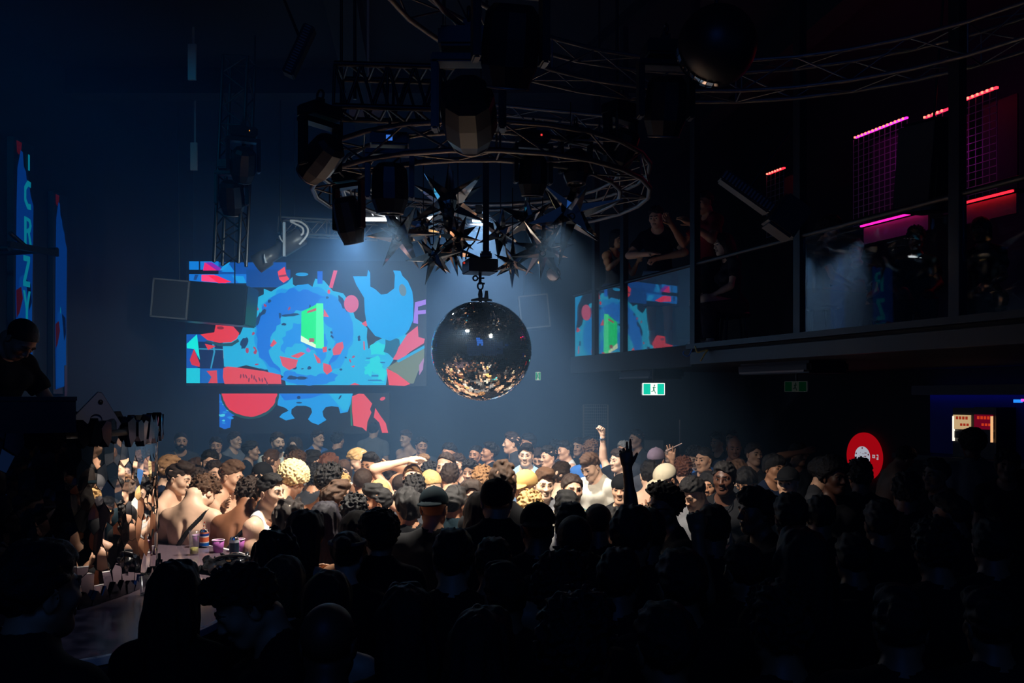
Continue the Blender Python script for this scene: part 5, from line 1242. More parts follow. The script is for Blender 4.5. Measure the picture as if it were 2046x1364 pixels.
k = MB(); k.box((-.02, -.07, .075), (.035, .012, .025), rz(.3), bev=.003); k.build('buckle', mat('gold_buckle', (.8, .6, .25), .2, 1.), t)
# ---------------------------------------------------------------- people
SKIN = dict(a=(212, 164, 134), f=(224, 182, 154), c=(184, 132, 100), d=(138, 90, 64), e=(84, 52, 38))
HAIR = dict(k=(22, 18, 18), d=(46, 31, 23), b=(84, 57, 38), l=(134, 98, 64), y=(196, 158, 102), w=(240, 216, 160), g=(128, 124, 120), r=(98, 56, 38), p=(38, 28, 44))
COL = dict(black=(20, 20, 23), white=(222, 222, 220), navy=(26, 36, 60), grey=(110, 110, 114), dgrey=(52, 53, 58), lblue=(150, 185, 220), blue=(60, 110, 180), teal=(16, 34, 42), cream=(216, 208, 190), beige=(206, 194, 168), tan=(190, 150, 92), purple=(120, 104, 120), brown=(70, 50, 40), olive=(70, 74, 60), red=(140, 40, 44), jeans=(58, 70, 92), denim=(120, 140, 165), mauve=(130, 110, 116))
UPARM = dict(elbow=(.27, -.02, 1.63))
UP = ((.25, -.03, 1.64), (.2, -.08, 1.89))
DNC = ((.27, -.1, 1.16), (.17, -.3, 1.33)); DNR = ((.225, .05, 1.12), (.235, -.02, .88))
POSES = dict(
    st=dict(), sl=dict(head=(35, 4, 0)), sr=dict(head=(-35, 4, 3)), dn=dict(head=(0, 28, 0)), dl=dict(head=(30, 24, 0)), dr=dict(head=(-30, 24, 0)), tilt=dict(head=(15, -12, 10)),
    dance=dict(L=DNC, R=((.26, -.14, 1.2), (.2, -.34, 1.4)), finehand=(True, True), head=(10, 10, 0)),
    hug=dict(L=((.3, -.24, 1.34), (.08, -.42, 1.4)), R=((.29, -.26, 1.2), (.1, -.46, 1.16)), finehand=(True, True), hands=('flat', 'flat'), palms=((0, -1, 0), (0, -1, 0)), head=(5, 14, 0)),
    fist=dict(R=UP, hands=('relaxed', 'fist'), palms=((-.8, -.3, 0), (0, -1, 0)), finehand=(False, True), head=(-5, 0, 0)),
    open=dict(R=((.24, -.02, 1.66), (.19, -.06, 1.93)), hands=('relaxed', 'open'), palms=((-.8, -.3, 0), (0, -1, 0)), finehand=(False, True)),
    point=dict(R=((.2, -.03, 1.68), (.17, -.05, 1.96)), hands=('relaxed', 'point'), palms=((-.8, -.3, 0), (0, -1, 0)), finehand=(False, True), head=(10, 5, 0)),
    half=dict(R=((.28, -.16, 1.36), (.25, -.26, 1.62)), hands=('relaxed', 'open'), palms=((-.8, -.3, 0), (0, -1, 0)), finehand=(False, True), head=(-10, 0, 0)),
    grab=dict(R=((.3, -.16, 1.36), (.26, -.3, 1.6)), hands=('relaxed', 'fist'), palms=((-.8, -.3, 0), (0, -1, 0)), finehand=(False, True), head=(-10, 0, 0)),
    over=dict(R=((.34, -.1, 1.72), (.06, -.12, 1.79)), hands=('relaxed', 'relaxed'), palms=((-.8, -.3, 0), (0, .2, -1)), finehand=(False, True), head=(0, 8, 0)),
    cover=dict(R=((.42, -.12, 1.62), (.12, -.19, 1.67)), hands=('relaxed', 'flat'), palms=((-.8, -.3, 0), (0, 1, 0)), finehand=(False, True), head=(0, 5, 0)),
    behind=dict(L=((.4, .0, 1.6), (.15, .1, 1.62)), hands=('relaxed', 'relaxed'), palms=((0, -1, 0), (-.8, -.3, 0)), finehand=(True, False), head=(-5, 0, 0)),
    drink=dict(R=((.25, -.2, 1.24), (.09, -.26, 1.45)), hands=('relaxed', 'grip'), palms=((-.8, -.3, 0), (-1, .4, 0)), finehand=(False, True), head=(-5, -4, 0)),
    lean=dict(lean=20, head=(20, 14, 0), L=((.28, -.12, 1.16), (.25, -.32, 1.05)), R=((.25, -.05, 1.12), (.24, -.15, .9))), lean2=dict(lean=26, head=(-10, 28, 0), L=((.3, -.1, 1.14), (.3, -.2, .9)), R=((.3, -.1, 1.14), (.3, -.2, .9))),
    bow=dict(lean=7, head=(-12, 42, 0), L=((.27, -.1, 1.14), (.22, -.3, 1.1)), R=((.25, -.02, 1.12), (.26, -.08, .88))),
    dj=dict(lean=16, head=(0, 38, 0), L=((.3, -.16, 1.16), (.24, -.42, 1.1)), R=((.3, -.16, 1.16), (.24, -.42, 1.1))),
    rail=dict(lean=14, head=(-10, 5, 0), L=((.34, -.16, 1.2), (.04, -.3, 1.16)), R=((.34, -.14, 1.2), (.06, -.32, 1.22)), finehand=(True, True), hands=('fist', 'flat'), palms=((0, 0, -1), (0, 0, -1))),
    big=dict(bulk=1.14), bigl=dict(bulk=1.12, head=(30, 6, 0)),
    fst=dict(fem=True), fsl=dict(fem=True, head=(30, 8, 0)), fsr=dict(fem=True, head=(-30, 6, 0)), fdn=dict(fem=True, head=(0, 25, 0)),
    fdance=dict(fem=True, L=((.25, -.1, 1.16), (.15, -.3, 1.3)), R=((.25, -.12, 1.18), (.14, -.32, 1.36)), finehand=(True, True), head=(-8, 10, 4)),
    sit=dict(fem=True, legs=(dict(hip=(.09, 0, .9), knee=(.1, -.4, 1.02), ankle=(.11, -.3, .56)), dict(hip=(.09, 0, .9), knee=(.14, -.4, .98), ankle=(.13, -.34, .54))), lean=8, L=((.24, -.12, 1.14), (.16, -.34, 1.06)), R=((.24, -.12, 1.14), (.16, -.34, 1.06))))
_BODY = {}
def body(p):
    if p not in _BODY:
        b = make_body(p, **POSES[p]); _BODY[p] = b
        for m in ('skin', 'lips', 'eye_white', 'pupil', 'brow'): b.mesh.materials.append(M[m])
    return _BODY[p]
GROUPS = dict(L='dancers in the lit crowd', H='people in the haze at the back', D='unlit people in the front crowd', R='dim people under the balcony', B='people up on the balcony')
# group, px, py (top of the head), scale, yaw, pose, skin, hair:colour, top:colour, extras | label
CROWD = '''
L 334 911 1 115 st f fade:l tee:navy cup,Y:7.6 | blond young man in navy shirt beside the mirrored booth, purple cup in hand
L 362 924 1 78 hug f quiff:d - Y:7.2 | smiling shirtless man in profile with his arm round a bowed friend
L 397 940 .93 50 dn a curly:d - Y:7.4 | curly dark haired man tucked between two shirtless huggers
L 391 916 .95 170 st f mop:b tee:dgrey | tousled brown head just behind the smiling hugger
L 420 956 1 172 bow f curly:b - strap,Y:6.6 | shirtless man bowed with his bare back turned, thin black strap across it
L 428 919 1 35 st a crop:d tee:black m,Y:8.2 | man with moustache and short dark hair in black, looking out between dancers
L 421 898 1.02 60 sr a crop:k tee:dgrey | dark haired man in profile behind the man with the moustache
L 466 920 1 80 hug a fade:b - Y:7.4 | shirtless man with faded hair, head bent, hands raised at his chest
L 530 924 .98 -25 tilt f - tee:black sg,capb:black,Y:7.6 | person with backwards black cap and sunglasses, head tipped back
L 500 958 .98 172 lean d curly:d - strap,Y:6.5 | tanned bare backed man with dark wavy hair bending at the stage edge
L 537 948 1.0 72 st f fade:k tank:white Y:6.3 | man in white tank top with short dark hair beside the stage edge
L 541 899 1 150 st a fade:b tee:black | man with shaved sides seen from behind, above the sunglasses wearer
L 592 903 1 170 st f curly:b tee:grey | back of a curly light brown head above the bleached blond man
L 582 892 1 30 st a quiff:d tee:dgrey | dark upswept hair peeking over the curly light brown head
L 597 931 1 125 lean a afro:w - strap,Y:6.9 | bleached blond man with bare back and black strap leaning into an embrace
L 623 898 1 120 st f crop:k tee:black | dark haired man turned away, right behind the bleached blond man
L 656 907 .97 178 st a mop:r tee:brown | reddish brown wavy head seen from behind
L 627 929 .96 175 st c curly:k tee:dgrey | small dark curly head next to the bleached blond man
L 656 930 1 155 st c curly:k - | man with glossy black curls and golden tan neck, seen from behind
L 687 918 .94 -25 fsl f bob:b tank:cream | pale woman's face glimpsed between the black curls and the laughing blond man
L 668 964 1 140 st a quiff:b - Y:5.9 | man with thick brown hair and shaved neck, bare shoulders, facing into the crowd
L 679 949 .97 170 st f curly:y tee:cream | dark blond curly head directly behind the thick brown haired man
L 709 897 1.03 -70 dn f fade:y - | laughing blond shirtless man in profile, tallest in his row
L 741 904 1 -20 behind c swept:k - | man with black hair holding one hand behind his head
L 725 933 1 178 st c buzz:d - Y:7.4 | buzz cut back of a bare shouldered man below the laughing blond man
L 771 921 1 -120 st a mop:d - | dark haired man looking away in profile, bare shoulder, beside the buzz cut man
L 799 919 .98 170 st a crop:g tee:grey | greyish blue head seen from behind under the bent raised arm
L 824 926 1 10 over f recede:l - | man with one bent arm laid over his bald looking forehead
L 843 908 .95 60 st f fade:l tee:grey | blurred fair head just past the elbow of the bent arm
L 858 925 .98 180 st c curly:k tee:navy | dark blue black curly head behind the grey cropped man
L 891 903 1.03 -55 sl f recede:d tee:black b | man with receding dark hair and bearded profile, tall in the bright middle
L 915 905 1 -20 st a crop:d tee:dgrey | short haired man looking over, beside the receding haired man
L 867 940 1 40 dn f buzz:y tee:white | man with cropped blond grey hair looking down in bright light
L 899 925 1 175 st a crop:d - Y:7.8 | dense dark brown hair and bare shoulders of a man seen from behind
L 827 952 1 178 st a curly:k tee:dgrey Y:6.7 | shiny dark wavy head, back turned, in front of the bent arm man
L 804 945 .96 110 st a buzz:d - | shaved temple and ear of a man squeezed beside the shiny dark wavy head
L 758 958 .96 175 fst f bob:y tank:cream Y:6.9 | blond wavy head seen from behind, below the buzz cut man
L 942 957 .95 5 fst f long:d tank:white Y:6.2 | long haired woman facing out with brown hair, lit face in the middle
L 963 934 .98 170 st f curly:l tee:grey | sandy brown tousled head just above the long haired facing woman
L 940 921 .94 -15 st a curly:k tee:dgrey | small dark head and blurred face beside the sandy tousled head
L 1004 926 1.04 178 st a quiff:b jacket:black Y:5.5 | tall man with lit brown quiff seen from behind in a black jacket
L 1047 939 1 -45 dance f - tee:cream cap:tan | man in a tan cap with pale face turned down
L 1086 935 1.03 -22 sl f swept:b tee:grey Y:7.0 | man with light brown side swept hair and grey shirt, half his face in shade
L 1119 924 1.02 125 st f fade:d - Y:7.6 | shirtless man with shaved sides looking into the crowd beside the teal check shirt
L 1143 944 .96 10 fst a bun:d tee:teal check | person in teal and brown check shirt behind the shirtless faded haired man
L 1059 985 .96 175 st f curly:y tee:grey | small curly sandy head low in front of the man in grey shirt
L 1134 982 1 170 st c swept:k tee:white Y:5.4 | dark sleek top lit head and white shirt below the raised hands
L 1173 906 1.02 -45 dn f swept:b tee:cream Y:8.4 | tall man with brown fringe looking down, flushed face, near the raised arms
L 1131 880 1.04 -70 st a swept:k tank:white m,Y:11.2 | man in white tank with moustache and slick black hair in sharp profile
L 1098 891 1 -60 st a fade:k tee:cream | pale man with black hair in profile, behind the moustached man
L 1051 886 1.02 -8 st f swept:k tee:lblue | black haired man in pale blue shirt facing out calmly
L 1075 896 .98 -15 dn a crop:d tee:cream b | man looking down in pale shirt, beside the calm man in blue
L 1109 881 .98 170 st c curly:k tee:dgrey | dark curly head in the haze above the pale profiled man
L 1156 874 1 -30 st a crop:d tee:dgrey | flushed face of a man behind the moustached man's head
L 1175 871 1.02 10 st c crop:k tee:black cap:black | dark cap rising behind the brown head in blue shirt
L 1181 881 1.02 165 st f curly:b tee:blue | curly brown haired man in a blue shirt with his back turned
L 1238 896 1 -55 fist f crop:d tee:black w | man in black shirt punching one bright lit arm with a watch up high
L 1248 880 1 -40 st c crop:g tee:dgrey | grey haired man right behind the raised bright arm
L 1274 858 1.06 -60 drink c fade:k tee:dgrey | tall man in dark shirt holding a hand to his mouth
L 1311 894 1.02 150 st c crop:k tee:dgrey cap:purple | man in a dusty grey purple cap seen from behind
L 1342 886 .97 -55 fst f long:d tank:black | laughing woman in profile with long brown hair under the balcony
L 1298 920 1.0 175 st f crop:k - | bare backed man with short black hair below the grey purple cap
L 1321 929 1.02 -60 dn c crop:d tee:dgrey cap:beige | man in a pale beige cap bowed in profile, dark shirt
L 1243 946 .97 -20 st a - tee:black capb:black | bearded grinning face under a backwards cap beside the dark raised arm
L 1386 893 1 -40 dn f curly:k tee:blue gl | curly haired man with glasses looking down, beside the raised hand
L 1407 893 1.02 -35 half a crop:k tee:navy stick | man raising one hand with a thin stick near the laughing woman
L 1365 915 .98 170 st a curly:r tee:dgrey | reddish dark curly head with its back turned, below the laughing woman
L 1448 921 1.04 -28 st e crop:k tee:black neck | man with very dark skin in black shirt wearing a silver necklace
L 1377 954 1 -50 dn a crop:k tee:grey | man looking down with high forehead, in front of the beige cap
L 1416 941 .96 -25 fst c bob:k tank:black | dark bobbed head with half lit face beside the man wearing a necklace
L 1485 935 1 -45 dn c fringe:k tee:dgrey gl | glasses wearer with black fringe, face half lit, beside the necklace man
L 1545 906 1.02 25 st c fringe:k tee:navy | young man with glossy black hair in a navy shirt, ear and neck lit
L 1575 932 1 -35 st a - tee:black cap:black | pale face under a black cap next to the navy shirted man
L 1595 884 1.02 30 cover c crop:d tee:dgrey | man covering his eyes with his bent arm before the wire mesh
L 1475 920 .97 170 st f mop:b tee:dgrey | brown tousled head behind the glasses wearer
L 1467 872 1.05 -40 bigl d - tee:navy | bald broad man in a dark shirt under the balcony
H 361 862 1.04 30 st c buzz:k tee:dgrey b | bearded man in a cap far back beside the booth
H 431 872 1 20 st c crop:k tee:black | dim dark haired man far back below the lower screen's blue edge
H 468 862 1.02 70 st a crop:d tee:grey | far man in a pale grey shirt below the half watermelon
H 554 863 1.05 40 st a crop:d tee:cream b | bearded man in a pale shirt under the half watermelon
H 634 858 1.03 60 st a crop:d tee:blue | hazy figure in blue below the blue drips of the lower screen
H 674 861 1.03 160 st c crop:k tee:black | hazy broad figure in black below the lower screen
H 746 842 1.08 175 st a crop:k tee:grey | figure with a grey shirt dark against the red slice on the lower screen
H 812 859 1.02 -40 st a swept:b - | hazy bare shouldered figure beneath the screen's far corner
H 842 872 1 20 st c crop:k tee:dgrey | faint dark figure in the haze left of the mirror ball's foot
H 898 884 1 -30 st c crop:k tee:dgrey b | hazy face directly below the mirror ball
H 950 888 .98 -20 fst c bun:k tank:black | hazy slim woman with tied hair beneath the mirror ball
H 985 884 1 -85 tilt c swept:k tee:black | hazy profile tipped up, beside the drinking man
H 1026 864 1.06 -80 drink a fade:d jacket:dgrey cup | man in dark jacket sipping from a cup in profile
H 1057 865 1.04 -75 st c crop:k tee:black | tall dark profile behind the calm man in pale blue
H 1462 858 1.04 -30 st c crop:k tee:black | dim head behind the bald broad man
H 1505 884 1.02 20 st a crop:d tee:dgrey | dim man by the red lit rack, beside the bald man
H 500 880 1 100 st c crop:k tee:black | dim figure between the pale grey shirt and the pale cream shirt
H 590 872 1 -10 fst a long:d tank:black | dim long haired figure below the lower screen's middle
H 1435 866 1.02 -60 st c curly:k tee:black | dim curly head far back under the balcony
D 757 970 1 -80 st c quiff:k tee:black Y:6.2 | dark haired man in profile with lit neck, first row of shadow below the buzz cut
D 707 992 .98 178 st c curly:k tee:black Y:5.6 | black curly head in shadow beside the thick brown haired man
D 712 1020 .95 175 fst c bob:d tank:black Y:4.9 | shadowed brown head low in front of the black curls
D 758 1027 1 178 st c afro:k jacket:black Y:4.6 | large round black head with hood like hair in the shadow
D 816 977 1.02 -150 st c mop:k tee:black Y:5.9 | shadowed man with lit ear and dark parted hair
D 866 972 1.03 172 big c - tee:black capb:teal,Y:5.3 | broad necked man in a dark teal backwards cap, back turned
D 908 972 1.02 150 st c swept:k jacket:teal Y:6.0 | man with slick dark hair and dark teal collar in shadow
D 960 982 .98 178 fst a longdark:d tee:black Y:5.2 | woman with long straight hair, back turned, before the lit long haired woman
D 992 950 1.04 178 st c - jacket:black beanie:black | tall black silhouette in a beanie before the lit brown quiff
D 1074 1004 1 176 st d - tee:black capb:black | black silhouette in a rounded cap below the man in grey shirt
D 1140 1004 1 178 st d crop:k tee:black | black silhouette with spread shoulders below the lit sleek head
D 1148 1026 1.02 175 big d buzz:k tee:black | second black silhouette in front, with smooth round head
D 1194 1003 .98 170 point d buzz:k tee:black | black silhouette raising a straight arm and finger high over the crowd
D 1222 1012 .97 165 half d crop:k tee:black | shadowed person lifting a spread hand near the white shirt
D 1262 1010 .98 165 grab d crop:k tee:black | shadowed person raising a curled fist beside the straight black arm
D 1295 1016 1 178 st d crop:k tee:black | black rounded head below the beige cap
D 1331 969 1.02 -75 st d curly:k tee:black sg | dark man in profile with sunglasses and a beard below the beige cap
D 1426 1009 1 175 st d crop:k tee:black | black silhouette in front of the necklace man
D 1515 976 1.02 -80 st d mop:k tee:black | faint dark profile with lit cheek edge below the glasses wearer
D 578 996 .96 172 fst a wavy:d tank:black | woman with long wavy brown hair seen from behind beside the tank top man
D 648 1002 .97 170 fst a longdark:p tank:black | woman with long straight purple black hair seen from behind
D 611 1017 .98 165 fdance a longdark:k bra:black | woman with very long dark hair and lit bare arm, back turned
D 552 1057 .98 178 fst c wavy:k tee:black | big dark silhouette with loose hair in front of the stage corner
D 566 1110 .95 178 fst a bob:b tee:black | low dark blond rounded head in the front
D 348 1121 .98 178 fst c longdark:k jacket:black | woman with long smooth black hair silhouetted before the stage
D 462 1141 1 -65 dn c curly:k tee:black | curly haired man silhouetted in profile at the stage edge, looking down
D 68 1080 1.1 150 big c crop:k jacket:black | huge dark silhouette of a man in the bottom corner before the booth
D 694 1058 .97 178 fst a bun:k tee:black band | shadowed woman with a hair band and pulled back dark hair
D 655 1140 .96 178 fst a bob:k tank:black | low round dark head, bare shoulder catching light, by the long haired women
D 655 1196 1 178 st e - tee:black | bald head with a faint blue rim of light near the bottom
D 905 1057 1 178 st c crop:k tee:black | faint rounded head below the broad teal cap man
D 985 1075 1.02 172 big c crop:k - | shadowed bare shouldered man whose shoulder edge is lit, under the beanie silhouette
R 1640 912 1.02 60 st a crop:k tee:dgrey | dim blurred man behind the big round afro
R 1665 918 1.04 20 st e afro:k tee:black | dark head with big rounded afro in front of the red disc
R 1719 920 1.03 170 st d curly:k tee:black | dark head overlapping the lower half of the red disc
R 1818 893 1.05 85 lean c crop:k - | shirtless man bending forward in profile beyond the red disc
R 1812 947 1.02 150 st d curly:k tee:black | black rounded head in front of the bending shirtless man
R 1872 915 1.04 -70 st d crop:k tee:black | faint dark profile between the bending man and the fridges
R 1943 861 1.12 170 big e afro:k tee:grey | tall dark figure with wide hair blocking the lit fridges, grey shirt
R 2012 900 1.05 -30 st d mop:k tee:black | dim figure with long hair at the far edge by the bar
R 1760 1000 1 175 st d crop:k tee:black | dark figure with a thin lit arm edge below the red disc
'''
DARK_FILL = [(1010, 1128), (1118, 1112), (1236, 1096), (1362, 1098), (1486, 1086), (1604, 1054), (1706, 1066), (1872, 1044), (1984, 1036), (812, 1168), (962, 1216), (1150, 1200), (1330, 1206), (1560, 1180), (1800, 1176), (1980, 1180), (1580, 985), (1640, 990), (1900, 985)]
FILL_LABEL = 'nearly black figure in the unlit crowd at the bottom of the photo'
def parse():
    out = []
    for ln in CROWD.strip().splitlines():
        a, lab = ln.split(' | '); q = a.split()
        out.append(dict(g=q[0], px=float(q[1]), py=float(q[2]), s=float(q[3]), yaw=float(q[4]), pose=q[5], skin=q[6], hair=q[7], top=q[8], ex=dict((e.split(':') + [None])[:2] for e in (q[9].split(',') if len(q) > 9 else [])), label=lab))
    rn = random.Random(21)
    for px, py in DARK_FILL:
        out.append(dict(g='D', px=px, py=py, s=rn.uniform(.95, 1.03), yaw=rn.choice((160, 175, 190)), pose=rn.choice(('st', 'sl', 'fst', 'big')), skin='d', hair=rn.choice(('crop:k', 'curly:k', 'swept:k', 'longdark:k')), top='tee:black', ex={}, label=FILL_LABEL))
    return out
FOLK = parse()
# how far each one stands: slide everybody along the line of sight (taller = farther) until they have room
def settle():
    n = len(FOLK); rn = np.random.RandomState(2)
    for f in FOLK:
        if 'Y' in f['ex']: f['s'] = (EYE - (f['py'] - HORIZON) / FPX * float(f['ex']['Y'])) / (body(f['pose']).top[2] + .012)
    lz = np.array([body(f['pose']).top[2] + .012 for f in FOLK]); s0 = np.array([f['s'] for f in FOLK]); s = s0.copy()
    px = np.array([f['px'] for f in FOLK]); py = np.array([f['py'] for f in FOLK])
    def Yof(s_, i): return (EYE - s_ * lz[i]) * FPX / (py[i] - HORIZON)
    Y = np.array([Yof(s[i], i) for i in range(n)]); X = (px - 1023) / FPX * Y
    for it in range(60):
        for i in rn.permutation(n):
            if 'Y' in FOLK[i]['ex']: continue
            best = None
            for ds in np.concatenate([[0], rn.uniform(-.09, .09, 10)]):
                si = s0[i] + ds if it < 30 else np.clip(s[i] + ds * .4, s0[i] - .1, s0[i] + .1)
                y = Yof(si, i); x = (px[i] - 1023) / FPX * y
                d = np.hypot((X - x) / .46, (Y - y) / .36); d[i] = 9
                c = (np.maximum(0, 1 - d) ** 2).sum() * 8 + ((si - s0[i]) / .09) ** 2 * .25
                if px[i] < 545:                      # keep off the stage
                    if 3.2 < y < 6.9 and x < -1.35:
                        for ex, ey in ((e.x, e.y) for e in edge):
                            dd = math.hypot(x - ex, y - ey)
                            if dd < .3: c += (.3 - dd) * 30
                        inside = False
                        for a, b in zip(edge, edge[1:] + edge[:1]):
                            if (a.y > y) != (b.y > y) and x < (b.x - a.x) * (y - a.y) / (b.y - a.y) + a.x: inside = not inside
                        if inside: c += 40
                wall = (x - B0.x) * BN.x + (y - B0.y) * BN.y
                if wall > WD - .35: c += 20 * (wall - WD + .35)
                if best is None or c < best[0]: best = (c, si, x, y)
            _, s[i], X[i], Y[i] = best
    return s
SC_ = settle()
def lin(c): return (*srgb(*c), 1)
def child(me, parent, name, col, mname, Mx=None):
    if not me.materials: me.materials.append(M[mname])
    o = bpy.data.objects.new(name, me); C.objects.link(o); o.parent = parent
    if Mx is not None: o.matrix_local = Matrix(Mx.tolist())
    o.color = lin(col); return o
def glasses_mesh(dark):
    key = 'gl%d' % dark
    if key in _HAIR: return _HAIR[key]
    k = MB()
    for s in (-1, 1):
        ring = [Vector((s * .033 + .022 * math.cos(a * .5236), -.108, -.004 + .018 * math.sin(a * .5236))) for a in range(12)]
        k.tube(ring, .0028, n=6, closed=True)
        if dark: k.add(ring, [tuple(range(12))])
        k.tube([(s * .055, -.106, .0), (s * .078, -.05, .004), (s * .082, .01, .0)], .0026, n=6)
    k.tube([(-.011, -.11, .0), (.011, -.11, .0)], .0026, n=6)
    me = bpy.data.meshes.new(key); me.from_pydata(k.v, [], k.f); me.update(); me.materials.append(M['leather']); _HAIR[key] = me; return me
M['check'] = bpy.data.materials.new('check_cloth'); M['check'].use_nodes = True
def _check():
    nt = M['check'].node_tree; n = nt.nodes['Principled BSDF']; tc = nt.nodes.new('ShaderNodeTexCoord'); ck = nt.nodes.new('ShaderNodeTexChecker'); ck.inputs['Scale'].default_value = 24
    ck.inputs['Color1'].default_value = (*srgb(40, 150, 165), 1); ck.inputs['Color2'].default_value = (*srgb(150, 120, 80), 1); nt.links.new(tc.outputs['Object'], ck.inputs['Vector']); nt.links.new(ck.outputs['Color'], n.inputs['Base Color']); n.inputs['Roughness'].default_value = .9
_check()
M['dull_band'] = mat('dull_hair_band', (.08, .075, .075), .7)
_STRAP = {}
def strap_mesh(p):
    """a narrow band lying on the torso from one shoulder to the waist"""
    if p in _STRAP: return _STRAP[p]
    b = body(p); F = Field(*[np.arange(b.lo[i] - .02, b.hi[i] + .02, .009, dtype=np.float32) if i < 2 else np.arange(.85, 1.55, .009, dtype=np.float32) for i in range(3)])
    for q in b.torso:
        if q['op'] == 'u': F.prim(q, .006, b.MT)
    n = np.array((.8, 0, .6))
    F.half(n, np.array((.02, 0, 1.22)) + .016 * n, b.MT); F.half(-n, np.array((.02, 0, 1.22)) - .016 * n, b.MT)
    _STRAP[p] = F.mesh('strap_' + p); return _STRAP[p]
def person(f, loc, s, name='person', bottom='trousers', bcol=(24, 24, 28)):
    b = body(f['pose']); r = bpy.data.objects.new(name, b.mesh); C.objects.link(r)
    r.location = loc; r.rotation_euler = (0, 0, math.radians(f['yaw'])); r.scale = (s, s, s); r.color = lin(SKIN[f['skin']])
    tag(r, f['label'], 'person', GROUPS[f['g']])
    ex = f['ex']
    if f['hair'] != '-':
        st, c = f['hair'].split(':')
        if {'cap', 'capb', 'beanie'} & set(ex): st = 'buzz'
        child(hair_mesh(st), r, 'hair', HAIR[c], 'hair', b.MH)
        hc = HAIR[c]
    else: hc = HAIR['k']
    if f['top'] != '-':
        st, c = f['top'].split(':'); nm = {'tee': 'shirt', 'tank': 'tank_top', 'jacket': 'jacket', 'bra': 'crop_top'}[st]
        if 'check' in ex:
            me = garment(b, st).copy(); me.materials.clear(); me.materials.append(M['check']); child(me, r, 'check_shirt', (255, 255, 255), 'check')
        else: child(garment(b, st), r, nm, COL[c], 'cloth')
    if bottom: child(garment(b, bottom), r, bottom, bcol, 'cloth')
    if 'b' in ex: child(beard_mesh('beard'), r, 'beard', hc, 'hair', b.MH)
    if 'm' in ex: child(beard_mesh('moustache'), r, 'moustache', hc, 'hair', b.MH)
    if 'cap' in ex: child(cap_mesh('cap'), r, 'cap', COL[ex['cap']], 'cloth', b.MH)
    if 'capb' in ex: child(cap_mesh('cap'), r, 'cap', COL[ex['capb']], 'cloth', b.MH @ mat4(rotz(180), (0, .012, 0)))
    if 'beanie' in ex: child(cap_mesh('beanie'), r, 'beanie', COL[ex['beanie']], 'cloth', b.MH)
    if 'gl' in ex: child(glasses_mesh(0), r, 'glasses', (30, 30, 32), 'leather', b.MH)
    if 'sg' in ex: child(glasses_mesh(1), r, 'sunglasses', (16, 16, 18), 'leather', b.MH)
    if 'strap' in ex: child(strap_mesh(f['pose']), r, 'strap', (14, 14, 16), 'leather')
    if 'neck' in ex:
        k = MB(); k.tube([Vector((.075 * math.sin(a * .209), .0 - .085 * math.cos(a * .209) * (1 if math.cos(a * .209) > 0 else .7) - .035 * max(0, math.cos(a * .209)), 1.475 - .1 * max(0, math.cos(a * .209)) ** 1.5)) for a in range(30)], .004, closed=True, n=6); o = k.build('necklace', 'chrome', r)
    if 'band' in ex:
        k = MB(); k.tube([Vector((.09 * math.sin(a * .314), .012 + .11 * math.cos(a * .314), .07)) for a in range(20)], .011, closed=True, n=6); o = k.build('hair_band', 'dull_band', r); o.matrix_local = Matrix(b.MH.tolist())
    if 'w' in ex:
        wq = b.MT[:3, :3] @ np.array((-UP[1][0] * .985, UP[1][1], UP[1][2] - .02)) + b.MT[:3, 3]
        k = MB(); d = Vector((.05, -.05, .25)).normalized(); k.lathe([(.032, -.012), (.036, 0), (.032, .012)], c=Vector(wq), R=aim(d), n=16); k.lathe([(0, .008), (.017, .006), (.019, 0)], c=Vector(wq) + Vector((0, -.034, 0)), R=aim((0, -1, .1)), n=14); k.build('watch', 'chrome', r)
    return r
for f, s in zip(FOLK, SC_):
    b = body(f['pose']); top = Vector(b.top) + Vector((0, 0, .012))
    Y = (EYE - s * top.z) * FPX / (f['py'] - HORIZON); X = (f['px'] - 1023) / FPX * Y
    off = rz(math.radians(f['yaw'])) @ (Vector((top.x, top.y, 0)) * s)
    Y2 = Y
    r = person(f, (X - off.x, Y2 - off.y, 0), s)
    f['obj'] = r; f['scale'] = s
def hand_point(f, side, out=.09):
    b = body(f['pose']); u1, u2, hp, wr = b.arms[side]
    q = (b.MT @ np.append(wr, 1))[:3]
    return f['obj'].location + rz(math.radians(f['yaw'])) @ (Vector(q) * f['scale'])
for f in FOLK:
    if 'cup' in f['ex']:
        side = 'R' if f['pose'] == 'drink' else 'L'
        q = hand_point(f, side); cup(q + Vector((0, -.03, -.03)), 'purple paper cup held by the %s' % ('man sipping in profile' if f['pose'] == 'drink' else 'blond young man beside the booth'))
    if 'stick' in f['ex']:
        q = hand_point(f, 'R'); t = thing('thin_stick', 'thin pale stick held up in a raised hand', 'stick', q + Vector((0, -.03, .05)))
        k = MB(); k.tube([(-.07, 0, -.03), (.1, 0, .05)], .006); k.build('shaft', mat('pale_stick', (.7, .5, .45), .5), t)
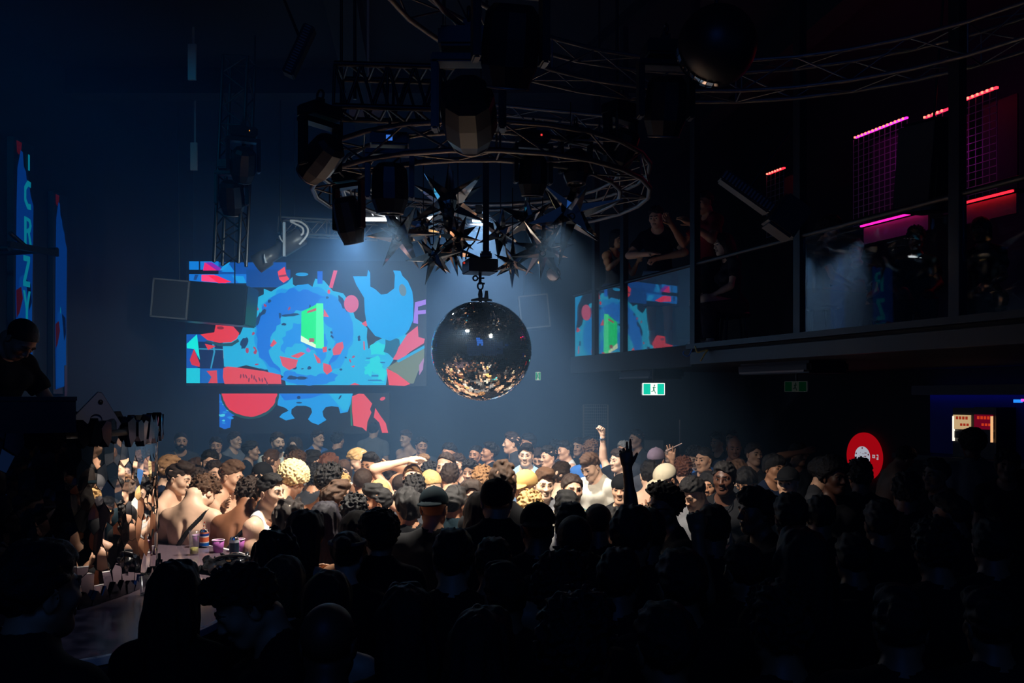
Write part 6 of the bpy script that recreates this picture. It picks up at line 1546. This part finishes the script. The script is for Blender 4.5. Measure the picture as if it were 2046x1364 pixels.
# the DJ on the stage and the people on the balcony
def at_floor(f, px, py, Y, z, s, bottom='trousers', bcol=(24, 24, 28), by='top'):
    b = body(f['pose']); q = P(px, py, Y); off = rz(math.radians(f['yaw'])) @ (Vector((b.top[0], b.top[1], 0)) * s)
    return person(f, (q.x - off.x, q.y - off.y, z), s, bottom=bottom, bcol=bcol)
mk = lambda g, yaw, pose, skin, hair, top, label, **ex: dict(g=g, yaw=yaw, pose=pose, skin=skin, hair=hair, top=top, label=label, ex=ex)
b = body('dj'); f = mk('D', 75, 'dj', 'c', 'buzz:k', 'tee:black', 'disc jockey with shaved head bent over the booth before the blue wall screens')
GROUPS['D2'] = 'disc jockeys'
r = at_floor(f, 66, 680, 4.95, STZ + .003, .93); r['group'] = 'disc jockeys'
for px, d, s, yaw, pose, skin, hair, top, tc, bottom, bc, lab in (
    (1318, .38, .98, -20, 'rail', 'a', 'crop:k', 'tee', 'black', 'shorts', COL['denim'], 'man in denim shorts and white shoes leaning his forearms on the balcony rail'),
    (1228, .5, .98, 40, 'fdance', 'c', 'bob:k', 'tank', 'dgrey', 'trousers', COL['jeans'], 'person in grey jeans standing at the far end of the balcony'),
    (1412, .45, .98, -70, 'dance', 'c', 'crop:k', 'tee', 'red', 'trousers', COL['black'], 'balcony figure behind the first tall post with bent arms and a reddish shirt')):
    q = bal_px(px, 600, d); f = mk('B', yaw, pose, skin, hair, '%s:%s' % (top, tc), lab)
    r = person(f, (q.x, q.y, FZ + .002), s, bottom=bottom, bcol=bc)
    if bottom == 'shorts':
        bb = body(pose)
        F = Field(np.arange(-.22, .22, .009, dtype=np.float32), np.arange(-.26, .14, .009, dtype=np.float32), np.arange(-.02, .3, .009, dtype=np.float32))
        for w in bb.feet: F.prim(w, .012)
        F.half((0, 0, 1), (0, 0, .1)); F.half((0, 0, -1), (0, 0, .0)); sh = F.mesh('shoe_pair'); child(sh, r, 'shoes', (215, 215, 218), 'leather')
        F = Field(np.arange(-.22, .22, .009, dtype=np.float32), np.arange(-.12, .14, .009, dtype=np.float32), np.arange(.06, .34, .009, dtype=np.float32))
        for w in bb.legs: F.prim(w, .006)
        F.half((0, 0, 1), (0, 0, .26)); F.half((0, 0, -1), (0, 0, .08)); child(F.mesh('sock_pair'), r, 'socks', (220, 220, 222), 'cloth')
for px, d, yaw, skin, hair, tc, lab in ((1462, .6, -75, 'f', 'long:d', 'dgrey', 'seated person with bare legs lit red behind the balcony bay without glass'),
    (1632, .9, 70, 'c', 'mop:k', 'dgrey', 'seated balcony figure with bent arm next to the second tall post'), (1716, 2.2, -40, 'c', 'crop:k', 'black', 'dark seated balcony figure at the far end of the magenta light shelf'),
    (1832, 2.3, -30, 'd', 'curly:k', 'black', 'dark seated balcony figure at the near end of the magenta light shelf'), (1968, 2.5, -50, 'd', 'bob:k', 'black', 'dark seated balcony figure under the bright red light shelf')):
  q = bal_px(px, 620, d); f = mk('B', yaw, 'sit', skin, hair, 'tee:' + tc, lab)
  r = person(f, (q.x, q.y, FZ - .44), .95, bottom='shorts', bcol=(60, 50, 55))
  t = thing('stool', 'low black stool under the ' + ' '.join(lab.replace('seated ', '').split()[:9]), 'stool', (q.x + .02, q.y, FZ), group='balcony stools')
  k = MB(); k.lathe([(0, .32), (.17, .32), (.18, .345), (.17, .37), (0, .37)], n=24); k.build('seat', 'black_plastic', t)
  for i in range(4):
    a = .785 + i * 1.5708; k = MB(); k.tube([(.13 * math.cos(a), .13 * math.sin(a), .33), (.17 * math.cos(a), .17 * math.sin(a), .002)], .014); k.build('leg', 'black_metal', t)
# ---------------------------------------------------------------- haze in the room, thicker towards the back
m = bpy.data.materials.new('club_haze'); m.use_nodes = True; nt = m.node_tree; nt.nodes.clear()
o = nt.nodes.new('ShaderNodeOutputMaterial'); v = nt.nodes.new('ShaderNodeVolumeScatter'); v.inputs['Color'].default_value = (.3, .57, 1, 1); v.inputs['Anisotropy'].default_value = .2
tc = nt.nodes.new('ShaderNodeTexCoord'); sx = nt.nodes.new('ShaderNodeSeparateXYZ'); mr = nt.nodes.new('ShaderNodeMapRange')
nt.links.new(tc.outputs['Object'], sx.inputs[0]); nt.links.new(sx.outputs['Y'], mr.inputs['Value'])
mr.inputs['From Min'].default_value = 6.0; mr.inputs['From Max'].default_value = 11.0; mr.inputs['To Min'].default_value = .005; mr.inputs['To Max'].default_value = .085
nt.links.new(mr.outputs['Result'], v.inputs['Density']); nt.links.new(v.outputs[0], o.inputs['Volume'])
k = MB(); k.prism([(-6.15, -2.5, .02), (5.4, -2.5, .02), (.7, 11.9, .02), (3.4, 12.9, .02), (3.4, 16.55, .02), (-6.15, 16.55, .02)], (0, 0, 6.8)); hz = k.build('haze', m)
tag(hz, 'thin blue grey stage haze filling the room', 'haze', kind='stuff')
